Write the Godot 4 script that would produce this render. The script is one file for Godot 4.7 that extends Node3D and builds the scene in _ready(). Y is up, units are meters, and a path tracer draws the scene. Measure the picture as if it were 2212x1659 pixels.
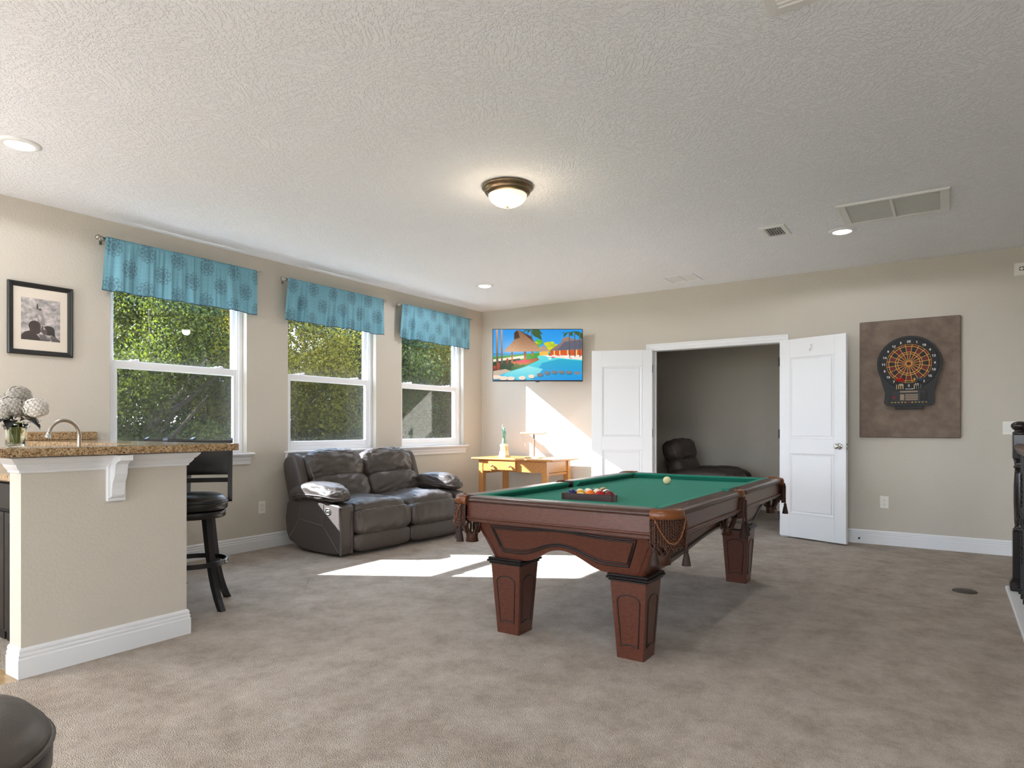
extends Node3D
# Game room: pool table, leather loveseat, bar counter, three sunny windows.

const CEIL := 2.72
const CAM := Vector3(5.3524, 1.1398, 7.2539)
const FOCAL := 1412.5        # in pixels of a 2212 x 1659 frame
var M := {}
var counts := {}

# ------------------------------------------------------------------ mesh builder
class MB:
	var st := SurfaceTool.new()
	func _init() -> void:
		st.begin(Mesh.PRIMITIVE_TRIANGLES)
		st.set_smooth_group(-1)
	func flat() -> void:
		st.set_smooth_group(-1)
	func smooth(n := 0) -> void:
		st.set_smooth_group(n)
	func color(c: Color) -> void:
		st.set_color(c)
	func tri(a: Vector3, b: Vector3, c: Vector3, ua := Vector2.ZERO, ub := Vector2.ZERO, uc := Vector2.ZERO) -> void:
		st.set_uv(ua)
		st.add_vertex(a)
		st.set_uv(uc)
		st.add_vertex(c)
		st.set_uv(ub)
		st.add_vertex(b)
	func quad(a: Vector3, b: Vector3, c: Vector3, d: Vector3, ua := Vector2(0, 1), ub := Vector2(1, 1), uc := Vector2(1, 0), ud := Vector2(0, 0)) -> void:
		tri(a, b, c, ua, ub, uc)
		tri(a, c, d, ua, uc, ud)
	func face(p: Array, out: Vector3) -> void:      # a flat polygon turned to face along out
		var n := Vector3.ZERO
		for i in range(1, p.size() - 1):
			n += (p[i] - p[0]).cross(p[i + 1] - p[0])
		for i in range(1, p.size() - 1):
			if n.dot(out) >= 0.0:
				tri(p[0], p[i], p[i + 1])
			else:
				tri(p[0], p[i + 1], p[i])
	func box(c: Vector3, s: Vector3, b := 0.0, t := Transform3D()) -> void:
		var h := s * 0.5
		b = minf(b, minf(h.x, minf(h.y, h.z)) * 0.98)
		var put := func(sg: Vector3, ax: int) -> Vector3:
			var q := Vector3(sg.x * (h.x - b), sg.y * (h.y - b), sg.z * (h.z - b))
			q[ax] = sg[ax] * h[ax]
			return t * (c + q)
		for ax in 3:
			var i := (ax + 1) % 3
			var j := (ax + 2) % 3
			for s1 in [-1.0, 1.0]:
				var ring := []
				for k in [[-1.0, -1.0], [1.0, -1.0], [1.0, 1.0], [-1.0, 1.0]]:
					var sg := Vector3.ZERO
					sg[ax] = s1
					sg[i] = k[0]
					sg[j] = k[1]
					ring.append(put.call(sg, ax))
				var o := Vector3.ZERO
				o[ax] = s1
				face(ring, t.basis * o)
			if b > 0.0:
				for si in [-1.0, 1.0]:
					for sj in [-1.0, 1.0]:
						var e := []
						for q in [[i, -1.0], [i, 1.0], [j, 1.0], [j, -1.0]]:
							var sg := Vector3.ZERO
							sg[ax] = q[1]
							sg[i] = si
							sg[j] = sj
							e.append(put.call(sg, q[0]))
						var o := Vector3.ZERO
						o[i] = si
						o[j] = sj
						face(e, t.basis * o)
		if b > 0.0:
			for sx in [-1.0, 1.0]:
				for sy in [-1.0, 1.0]:
					for sz in [-1.0, 1.0]:
						var sg := Vector3(sx, sy, sz)
						face([put.call(sg, 0), put.call(sg, 1), put.call(sg, 2)], t.basis * sg)
	func lathe(prof: Array, segs := 24, t := Transform3D(), from := 0.0, to := TAU, sq := 1.0) -> void:
		for k in segs:
			var a0 := from + (to - from) * k / segs
			var a1 := from + (to - from) * (k + 1) / segs
			var d0 := Vector3(cos(a0), 0, sin(a0) * sq)
			var d1 := Vector3(cos(a1), 0, sin(a1) * sq)
			for i in prof.size() - 1:
				var p: Vector2 = prof[i]
				var q: Vector2 = prof[i + 1]
				var u0 := float(k) / segs
				var u1 := float(k + 1) / segs
				var a := t * (d0 * p.x + Vector3(0, p.y, 0))
				var b := t * (d1 * p.x + Vector3(0, p.y, 0))
				var c := t * (d1 * q.x + Vector3(0, q.y, 0))
				var d := t * (d0 * q.x + Vector3(0, q.y, 0))
				if p.x > 1e-6:
					tri(a, c, b, Vector2(u0, p.y), Vector2(u1, q.y), Vector2(u1, p.y))
				if q.x > 1e-6:
					tri(a, d, c, Vector2(u0, p.y), Vector2(u0, q.y), Vector2(u1, q.y))
	func tube(path: Array, rad, segs := 8, t := Transform3D(), shut := false) -> void:
		var n := path.size()
		var rings := []
		var side := Vector3.ZERO
		for i in n:
			var prev: Vector3 = path[(i - 1 + n) % n] if shut or i > 0 else path[i]
			var next: Vector3 = path[(i + 1) % n] if shut or i < n - 1 else path[i]
			var d := (next - prev).normalized()
			if side == Vector3.ZERO:
				side = d.cross(Vector3.UP if absf(d.y) < 0.9 else Vector3.RIGHT).normalized()
			side = (side - d * side.dot(d)).normalized()
			var up := side.cross(d)
			var r: float = rad if rad is float else rad[i]
			var ring := []
			for k in segs:
				var a := TAU * k / segs
				ring.append(t * (path[i] + (side * cos(a) + up * sin(a)) * r))
			rings.append(ring)
		for i in (n if shut else n - 1):
			var A: Array = rings[i]
			var B: Array = rings[(i + 1) % n]
			for k in segs:
				var k2 := (k + 1) % segs
				quad(A[k], A[k2], B[k2], B[k], Vector2(float(k) / segs, i), Vector2(float(k + 1) / segs, i), Vector2(float(k + 1) / segs, i + 1), Vector2(float(k) / segs, i + 1))
		if not shut:
			face(rings[0], t.basis * (path[0] - path[1]))
			face(rings[n - 1], t.basis * (path[n - 1] - path[n - 2]))
	func ext(poly: PackedVector2Array, z0: float, z1: float, t := Transform3D(), ch := 0.0) -> void:   # polygon in x, y drawn out along z, its front edge chamfered
		var idx := Geometry2D.triangulate_polygon(poly)
		var ins := poly
		if ch > 0.0:
			var o := Geometry2D.offset_polygon(poly, -ch)
			if o.size() == 1 and o[0].size() == poly.size():
				ins = o[0]
				var best := 0
				for i in ins.size():
					if ins[i].distance_to(poly[0]) < ins[best].distance_to(poly[0]):
						best = i
				var turned := PackedVector2Array()
				for i in ins.size():
					turned.append(ins[(best + i) % ins.size()])
				ins = turned
				if ins[1].distance_to(poly[1]) > ins[ins.size() - 1].distance_to(poly[1]):
					var back := PackedVector2Array()
					for i in ins.size():
						back.append(ins[(ins.size() - i) % ins.size()])
					ins = back
			else:
				ch = 0.0
		var v := func(p: Vector2, z: float) -> Vector3: return t * Vector3(p.x, p.y, z)
		for i in range(0, idx.size(), 3):
			face([v.call(ins[idx[i]], z1), v.call(ins[idx[i + 1]], z1), v.call(ins[idx[i + 2]], z1)], t.basis.z * signf(z1 - z0))
			face([v.call(poly[idx[i]], z0), v.call(poly[idx[i + 1]], z0), v.call(poly[idx[i + 2]], z0)], -t.basis.z * signf(z1 - z0))
		var zc := z1 - ch * signf(z1 - z0)
		var cw := Geometry2D.is_polygon_clockwise(poly)
		for i in poly.size():
			var a := poly[i]
			var b := poly[(i + 1) % poly.size()]
			var nn := Vector2(b.y - a.y, a.x - b.x) * (-1.0 if cw else 1.0)
			var o := t.basis * Vector3(nn.x, nn.y, 0)
			face([v.call(a, z0), v.call(b, z0), v.call(b, zc), v.call(a, zc)], o)
			if ch > 0.0:
				face([v.call(a, zc), v.call(b, zc), v.call(ins[(i + 1) % ins.size()], z1), v.call(ins[i], z1)], o)
	func mold(prof: Array, pts: Array, N: Vector3, shut := false) -> void:   # a profile (across, along N) led along a line in the plane across N, mitred
		var n := pts.size()
		var rings := []
		for i in n:
			var s0 := Vector3.ZERO
			var s1 := Vector3.ZERO
			if shut or i > 0:
				s0 = N.cross((pts[i] - pts[(i - 1 + n) % n]).normalized())
			if shut or i < n - 1:
				s1 = N.cross((pts[(i + 1) % n] - pts[i]).normalized())
			var m := s0 + s1
			if s0 != Vector3.ZERO and s1 != Vector3.ZERO:
				m = m / (1.0 + s0.dot(s1))
			var ring := []
			for p: Vector2 in prof:
				ring.append(pts[i] + m * p.x + N * p.y)
			rings.append(ring)
		var k := prof.size()
		for i in (n if shut else n - 1):
			var A: Array = rings[i]
			var B: Array = rings[(i + 1) % n]
			var mid := Vector3.ZERO
			for p in A:
				mid += p / k
			for j in k:
				var j2 := (j + 1) % k
				var nn: Vector3 = (B[j] - A[j]).cross(A[j2] - A[j])
				face([A[j], A[j2], B[j2], B[j]], nn)
		if not shut:
			var flat2 := PackedVector2Array(prof)
			var idx := Geometry2D.triangulate_polygon(flat2)
			for i in range(0, idx.size(), 3):
				face([rings[0][idx[i]], rings[0][idx[i + 1]], rings[0][idx[i + 2]]], pts[0] - pts[1])
				face([rings[n - 1][idx[i]], rings[n - 1][idx[i + 1]], rings[n - 1][idx[i + 2]]], pts[n - 1] - pts[n - 2])
	func patch(nu: int, nv: int, f: Callable, uvs := Vector2.ONE) -> void:
		var g := []
		for i in nu + 1:
			var row := []
			for j in nv + 1:
				row.append(f.call(float(i) / nu, float(j) / nv))
			g.append(row)
		for i in nu:
			for j in nv:
				var u0 := Vector2(float(i) / nu * uvs.x, float(j) / nv * uvs.y)
				var du := Vector2(uvs.x / nu, uvs.y / nv)
				quad(g[i][j], g[i + 1][j], g[i + 1][j + 1], g[i][j + 1], u0, u0 + Vector2(du.x, 0), u0 + du, u0 + Vector2(0, du.y))
	func puff(c: Vector3, s: Vector3, k := 5.0, n := 12, disp = null, t := Transform3D()) -> void:   # a cushion: rounded block, bent by disp(unit point, point)
		smooth()
		for ax in 3:
			for sg in [-1.0, 1.0]:
				var f := func(u: float, v: float) -> Vector3:
					var q := Vector3.ZERO
					q[ax] = sg
					q[(ax + 1) % 3] = sin((u - 0.5) * PI * 0.86) / sin(PI * 0.43) * sg
					q[(ax + 2) % 3] = sin((v - 0.5) * PI * 0.86) / sin(PI * 0.43)
					var l := pow(pow(absf(q.x), k) + pow(absf(q.y), k) + pow(absf(q.z), k), 1.0 / k)
					q /= l
					var p := c + q * s * 0.5
					if disp != null:
						p = disp.call(q, p)
					return t * p
				patch(n, n, f)
	func ball(c: Vector3, r: float, segs := 16, sq := Vector3.ONE) -> void:
		smooth()
		var prof := []
		var half := maxi(4, segs / 2)
		for i in half + 1:
			var a := -PI / 2 + PI * i / half
			prof.append(Vector2(maxf(0.0, cos(a)) if i > 0 and i < half else 0.0, sin(a)))
		lathe(prof, segs, Transform3D(Basis.from_scale(sq * r), c))
	func done() -> ArrayMesh:
		st.generate_normals()
		return st.commit()

# ------------------------------------------------------------------ scene helpers
func numbered(n: String) -> String:
	counts[n] = counts.get(n, -1) + 1
	return n if counts[n] == 0 else "%s_%03d" % [n, counts[n]]

func meta(o: Node3D, label := "", category := "", group := "", kind := "") -> Node3D:
	if label: o.set_meta("label", label)
	if category: o.set_meta("category", category)
	if group: o.set_meta("group", group)
	if kind: o.set_meta("kind", kind)
	return o

func thing(called: String, label: String, category: String, at := Vector3.ZERO, turn := 0.0, group := "") -> Node3D:
	var o := Node3D.new()
	o.name = numbered(called)
	add_child(o)
	o.position = at
	o.rotation.y = turn
	return meta(o, label, category, group)

func put(called: String, mb, mat: Material, parent: Node = null, kind := "") -> MeshInstance3D:
	var o := MeshInstance3D.new()
	o.mesh = mb.done() if mb is MB else mb
	o.material_override = null
	if o.mesh is ArrayMesh:
		for i in o.mesh.get_surface_count():
			o.mesh.surface_set_material(i, mat)
	else:
		o.mesh.material = mat
	if parent == null:
		o.name = numbered(called)
		add_child(o)
	else:
		o.name = called
		parent.add_child(o, true)
	if kind: o.set_meta("kind", kind)
	return o

func again(called: String, mesh: Mesh, mat: Material, parent: Node, t := Transform3D()) -> MeshInstance3D:   # one more part from a shared mesh
	var o := MeshInstance3D.new()
	o.mesh = mesh
	if mat: o.material_override = mat
	o.name = called
	parent.add_child(o, true)
	o.transform = t
	return o

func struct(called: String, mb, mat: Material, label := "") -> MeshInstance3D:
	var o := put(called, mb, mat, null, "structure")
	if label: o.set_meta("label", label)
	return o

func copy(o: Node3D, label := "") -> Node3D:
	var base := String(o.name)
	var r := RegEx.create_from_string("_\\d{3}$").sub(base, "")
	var c: Node3D = o.duplicate()
	c.name = numbered(r)
	add_child(c)
	if label: c.set_meta("label", label)
	return c

func at(p: Vector3, rx := 0.0, ry := 0.0, rz := 0.0) -> Transform3D:
	return Transform3D(Basis.from_euler(Vector3(rx, ry, rz)), p)

func rgb(r: float, g: float, b: float) -> Color:
	return Color(r / 255.0, g / 255.0, b / 255.0)

func mat(c: Color, rough := 0.6, o := {}) -> StandardMaterial3D:
	var m := StandardMaterial3D.new()
	m.albedo_color = c
	m.roughness = rough
	for k in o:
		m.set(k, o[k])
	return m

func noise(freq: float, oct := 3, kind := FastNoiseLite.TYPE_SIMPLEX_SMOOTH, sd := 1) -> FastNoiseLite:
	var n := FastNoiseLite.new()
	n.noise_type = kind
	n.frequency = freq
	n.fractal_octaves = oct
	n.seed = sd
	return n

func noise_tex(n: FastNoiseLite, size := 512, ramp: Array = []) -> NoiseTexture2D:
	var t := NoiseTexture2D.new()
	t.width = size
	t.height = size
	t.seamless = true
	t.noise = n
	if ramp:
		var g := Gradient.new()
		var offs := PackedFloat32Array()
		var cols := PackedColorArray()
		for r in ramp:
			offs.append(r[0])
			cols.append(r[1])
		g.offsets = offs
		g.colors = cols
		t.color_ramp = g
	return t

func relief(m: StandardMaterial3D, tex: Texture2D, cm: float) -> void:
	m.heightmap_enabled = true
	m.heightmap_texture = tex
	m.heightmap_scale = cm

func tri_map(m: StandardMaterial3D, per_metre: float, world := true) -> StandardMaterial3D:
	m.uv1_triplanar = true
	m.uv1_world_triplanar = world
	m.uv1_scale = Vector3.ONE * per_metre
	return m

func grad2(a: Color, b: Color) -> Array:
	return [[0.0, a], [1.0, b]]

func arc(c: Vector2, r: float, a0: float, a1: float, n: int) -> Array:
	var o := []
	for i in n + 1:
		var a := lerpf(a0, a1, float(i) / n)
		o.append(c + Vector2(cos(a), sin(a)) * r)
	return o

# ------------------------------------------------------------------ scene
func _ready() -> void:
	# camera
	var cam := Camera3D.new()
	cam.name = "camera"
	cam.projection = Camera3D.PROJECTION_FRUSTUM
	cam.near = 0.05
	cam.far = 200.0
	cam.size = 0.05 * 1659.0 / FOCAL
	cam.frustum_offset = Vector2(0.0, 0.05 * (922.27 - 829.5) / FOCAL)
	add_child(cam)
	cam.position = CAM
	cam.rotation.y = 0.58958
	cam.current = true
	# sky, exposure
	var env := Environment.new()
	env.background_mode = Environment.BG_SKY
	var skm := ProceduralSkyMaterial.new()
	skm.sky_top_color = rgb(172, 199, 230)
	skm.sky_horizon_color = rgb(220, 229, 241)
	skm.ground_bottom_color = rgb(90, 95, 75)
	skm.ground_horizon_color = rgb(150, 155, 140)
	skm.sky_energy_multiplier = 2.0
	skm.ground_energy_multiplier = 1.5
	skm.sun_angle_max = 0.1
	env.sky = Sky.new()
	env.sky.sky_material = skm
	env.tonemap_mode = Environment.TONE_MAPPER_LINEAR
	env.tonemap_exposure = 3.0
	env.sdfgi_enabled = true
	env.ssao_enabled = true
	env.ssil_enabled = true
	var we := WorldEnvironment.new()
	we.name = "environment"
	we.environment = env
	add_child(we)
	# sun, low, through the windows of the left wall
	var sun := DirectionalLight3D.new()
	sun.name = "sun"
	add_child(sun)
	sun.look_at_from_position(Vector3.ZERO, Vector3(1.0, -0.73, -0.581))
	sun.light_color = rgb(241, 247, 255)
	sun.light_energy = 7.0
	sun.light_angular_distance = 0.5
	sun.shadow_enabled = true
	materials()
	shell()
	windows()
	doors()
	ceiling_fittings()
	pool_table()
	sofa()
	bar()
	desk()
	wall_things()
	railing()
	den()
	outdoors()

func materials() -> void:
	var m: StandardMaterial3D
	# painted walls: orange-peel plaster, greige paint
	m = tri_map(mat(rgb(200, 193, 180), 0.75), 1.6)
	relief(m, noise_tex(noise(0.055, 3), 512), 0.12)
	M.wall = m
	m = tri_map(mat(rgb(238, 240, 243), 0.85), 1.25)
	relief(m, ceiling_relief(), 0.22)
	M.ceiling = m
	M.white = mat(rgb(228, 229, 230), 0.35)
	M.vinyl = mat(rgb(240, 241, 243), 0.3)
	M.plate = mat(rgb(232, 229, 220), 0.4)
	# carpet
	m = tri_map(mat(Color.WHITE, 0.95), 0.55)
	m.albedo_texture = carpet_colors()
	m.rim_enabled = true
	m.rim = 0.25
	m.rim_tint = 0.8
	m.specular_mode = BaseMaterial3D.SPECULAR_DISABLED
	relief(m, carpet_relief(), 1.1)
	M.carpet = m
	m = mat(rgb(170, 140, 100), 0.35)
	tri_map(m, 1.2)
	m.albedo_texture = noise_tex(noise(0.012, 4), 512, [[0.2, rgb(180, 152, 112)], [0.8, rgb(150, 122, 84)]])
	m.albedo_color = Color.WHITE
	M.tile = m
	# woods
	M.mahogany = wood(rgb(74, 36, 24), rgb(96, 50, 34), 0.3)
	M.mahogany.clearcoat_enabled = true
	M.mahogany.clearcoat = 0.35
	M.mahogany.clearcoat_roughness = 0.25
	M.rail = wood(rgb(58, 34, 25), rgb(76, 48, 37), 0.3)
	M.groove = mat(rgb(26, 14, 10), 0.35)
	M.pine = wood(rgb(168, 110, 56), rgb(196, 140, 82), 0.32)
	M.espresso = mat(rgb(22, 17, 15), 0.35)
	M.cabinet = mat(rgb(20, 14, 12), 0.6)
	M.black_wood = mat(rgb(17, 16, 16), 0.36)
	M.newel = mat(rgb(30, 22, 19), 0.22)
	M.handrail = wood(rgb(64, 40, 28), rgb(92, 62, 44), 0.35)
	# leathers
	M.leather = leather(rgb(74, 66, 61), 0.38, 0.35)
	M.leather_side = leather(rgb(74, 66, 61), 0.5, 0.15)
	M.black_leather = leather(rgb(22, 21, 22), 0.33, 0.2)
	M.brown_leather = leather(rgb(72, 64, 58), 0.36, 0.25)
	M.pocket_leather = leather(rgb(112, 62, 28), 0.3, 0.2)
	M.strap = leather(rgb(66, 36, 20), 0.45, 0.2)
	M.tassel = mat(rgb(44, 26, 20), 0.75)
	M.thread = mat(rgb(128, 118, 108), 0.6)
	# cloths
	m = tri_map(mat(rgb(18, 128, 104), 0.9), 10.0)
	m.albedo_texture = noise_tex(noise(0.35, 2), 256, grad2(Color(0.9, 0.9, 0.9), Color(1, 1, 1)))
	m.rim_enabled = true
	m.rim = 0.35
	m.rim_tint = 0.7
	M.felt = m
	m = mat(Color.WHITE, 0.75)
	m.albedo_texture = valance_print()
	m.backlight_enabled = true
	m.backlight = Color(0.35, 0.35, 0.35)
	M.valance = m
	M.hem = mat(rgb(52, 70, 84), 0.8)
	# metals, glass, stone
	M.chrome = mat(rgb(225, 225, 225), 0.12, {"metallic": 1.0})
	M.nickel = mat(rgb(176, 170, 160), 0.32, {"metallic": 1.0})
	M.steel = mat(rgb(190, 190, 188), 0.25, {"metallic": 1.0})
	M.bronze = mat(rgb(150, 128, 102), 0.3, {"metallic": 1.0})
	M.black_plastic = mat(rgb(13, 13, 14), 0.4)
	M.hinge = mat(rgb(60, 58, 56), 0.35, {"metallic": 0.8})
	M.glass = mat(Color(1, 1, 1, 0.02), 0.0, {"transparency": BaseMaterial3D.TRANSPARENCY_ALPHA})
	M.screen_mesh = mat(Color(0.07, 0.08, 0.07, 0.48), 0.9, {"transparency": BaseMaterial3D.TRANSPARENCY_ALPHA})
	M.solid_glass = mat(Color(0.97, 0.99, 0.96, 0.0), 0.02, {"transparency": BaseMaterial3D.TRANSPARENCY_ALPHA, "refraction_enabled": true, "refraction_scale": 0.05})
	m = tri_map(mat(Color.WHITE, 0.12), 2.2)
	m.albedo_texture = granite()
	M.granite = m

func wood(a: Color, b: Color, rough: float) -> StandardMaterial3D:
	var m := tri_map(mat(Color.WHITE, rough), 3.0, false)
	var n := noise(0.018, 4)
	n.domain_warp_enabled = true
	n.domain_warp_amplitude = 22.0
	n.domain_warp_frequency = 0.012
	m.albedo_texture = noise_tex(n, 512, [[0.15, a], [0.5, a.lerp(b, 0.55)], [0.85, b]])
	m.uv1_scale = Vector3(3.0, 9.0, 3.0)
	return m

func leather(c: Color, rough: float, cm: float) -> StandardMaterial3D:
	var m := tri_map(mat(c, rough), 6.0, false)
	var n := noise(0.09, 3, FastNoiseLite.TYPE_CELLULAR)
	relief(m, noise_tex(n, 512), cm * 0.12)
	m.roughness_texture = noise_tex(noise(0.02, 3), 256, grad2(Color(0.75, 0.75, 0.75), Color(1, 1, 1)))
	m.roughness = rough * 1.2
	return m

func img_tex(im: Image) -> ImageTexture:
	return ImageTexture.create_from_image(im)

func ceiling_relief() -> ImageTexture:      # knockdown plaster: flat worm-like islands
	var s := 768
	var im := Image.create(s, s, false, Image.FORMAT_RGB8)
	var a := noise(1.0, 3)
	a.domain_warp_enabled = true
	a.domain_warp_amplitude = 0.9
	a.domain_warp_frequency = 1.2
	var b := noise(1.0, 2, FastNoiseLite.TYPE_SIMPLEX_SMOOTH, 7)
	for y in s:
		for x in s:
			var ax := TAU * x / s
			var ay := TAU * y / s
			var k := 4.6
			# on a torus, so that the tile repeats without a seam
			var v := a.get_noise_3d(cos(ax) * k + cos(ay) * k * 0.7, sin(ax) * k + 9.0, sin(ay) * k + cos(ay) * 0.3)
			var w := b.get_noise_3d(cos(ax) * k * 2.3, sin(ax) * k * 2.3 + cos(ay) * k * 2.3, sin(ay) * k * 2.3)
			var h := smoothstep(-0.05, 0.1, v + 0.35 * w)
			im.set_pixel(x, y, Color(h, h, h))
	return img_tex(im)

func carpet_colors() -> NoiseTexture2D:
	var n := noise(0.005, 9)
	n.fractal_gain = 0.82
	return noise_tex(n, 1024, [[0.1, rgb(158, 144, 130)], [0.5, rgb(180, 167, 153)], [0.9, rgb(198, 187, 174)]])

func carpet_relief() -> NoiseTexture2D:
	var n := noise(0.3, 2)
	return noise_tex(n, 1024)

func granite() -> ImageTexture:
	var s := 512
	var im := Image.create(s, s, false, Image.FORMAT_RGB8)
	var a := noise(0.02, 4, FastNoiseLite.TYPE_SIMPLEX_SMOOTH, 3)
	var b := noise(0.06, 3, FastNoiseLite.TYPE_SIMPLEX_SMOOTH, 8)
	var c := noise(0.11, 2, FastNoiseLite.TYPE_CELLULAR, 5)
	for y in s:
		for x in s:
			var col := rgb(190, 164, 126).lerp(rgb(152, 124, 88), smoothstep(-0.2, 0.4, a.get_noise_2d(x, y)))
			col = col.lerp(rgb(216, 194, 156), smoothstep(0.15, 0.4, b.get_noise_2d(y, x)))
			col = col.lerp(rgb(92, 66, 46), smoothstep(0.28, 0.42, b.get_noise_2d(x + 900, y)) * 0.9)
			col = col.lerp(rgb(30, 24, 22), smoothstep(0.42, 0.5, b.get_noise_2d(x, y + 700) + 0.25 * a.get_noise_2d(x + 50, y)))
			col = col.lerp(rgb(120, 88, 58), 0.35 * smoothstep(-0.9, -0.5, c.get_noise_2d(x, y)))
			im.set_pixel(x, y, col)
	return img_tex(im)

func valance_print() -> ImageTexture:       # dark line medallions on blue cloth, half-drop repeat, one tile = 0.29 m x 0.29 m
	var s := 512
	var im := Image.create(s, s, false, Image.FORMAT_RGB8)
	var weave := noise(0.5, 2)
	var slub := noise(0.01, 3, FastNoiseLite.TYPE_SIMPLEX_SMOOTH, 4)
	for y in s:
		for x in s:
			var col := rgb(128, 180, 196).lerp(rgb(112, 166, 184), 0.5 + 0.5 * slub.get_noise_2d(x * 0.3, y * 4.0))
			col = col.lerp(rgb(80, 132, 150), 0.12 * (0.5 + weave.get_noise_2d(x, y)))
			var ink := 0.0
			for c in [[128.0, 128.0], [384.0, 384.0]]:
				var dx: float = fposmod(x - c[0] + 256.0, 512.0) - 256.0
				var dy: float = fposmod(y - c[1] + 256.0, 512.0) - 256.0
				ink = maxf(ink, medallion(sqrt(dx * dx + dy * dy) / 132.0, atan2(dy, dx)))
			col = col.lerp(rgb(44, 54, 66), ink * 0.95)
			im.set_pixel(x, y, col)
	return img_tex(im)

func medallion(r: float, a: float) -> float:
	if r > 1.12:
		return 0.0
	var line := func(d: float, w: float) -> float: return clampf(1.5 - absf(d) / w, 0.0, 1.0)
	var ink := 0.0
	for q in [0.06, 0.14, 0.2, 0.26, 0.42]:
		ink = maxf(ink, line.call(r - q, 0.012))
	if r < 0.42 and r > 0.26:
		ink = maxf(ink, line.call(absf(sin(a * 14.0)) * 0.03 - 0.008, 0.012) * 0.7)
	var petals: float = 0.58 + 0.2 * absf(cos(a * 5.0))
	ink = maxf(ink, line.call(r - petals, 0.014))
	ink = maxf(ink, line.call(r - petals + 0.09, 0.012))
	var outer: float = 0.76 + 0.22 * absf(sin(a * 5.0))
	if r > petals:
		ink = maxf(ink, line.call(r - outer, 0.014))
		ink = maxf(ink, line.call(r - outer + 0.07, 0.01))
	var k: float = wrapf(a * 10.0 / TAU, -0.5, 0.5)
	var dot := Vector2((r - 0.6) / 0.06, k / 0.13).length()
	ink = maxf(ink, clampf(1.4 - dot, 0.0, 1.0))
	return ink * 0.9

# ------------------------------------------------------------------ room shell
const WIN := [[3.625, 4.80], [2.0, 3.176], [0.41, 1.585]]     # openings of the three windows along the left wall, in z
const SILL := 0.905
const HEAD := 2.38
const ROOM_X := 7.1
const ROOM_Z := 13.4

func holes(mb: MB, lo: Vector2, hi: Vector2, cut: Array, place: Callable) -> void:    # a wall of boxes around rectangular holes [a0, a1, y0, y1]
	var xs = [lo.x, hi.x]
	for c in cut:
		xs.append(c[0])
		xs.append(c[1])
	xs.sort()
	for i in xs.size() - 1:
		if xs[i + 1] - xs[i] < 1e-4:
			continue
		var mid: float = (xs[i] + xs[i + 1]) / 2
		var y = lo.y
		for c in cut:
			if mid > c[0] and mid < c[1]:
				if c[2] > y + 1e-4:
					place.call(mb, xs[i], xs[i + 1], y, c[2])
				y = c[3]
		if hi.y > y:
			place.call(mb, xs[i], xs[i + 1], y, hi.y)

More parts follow.
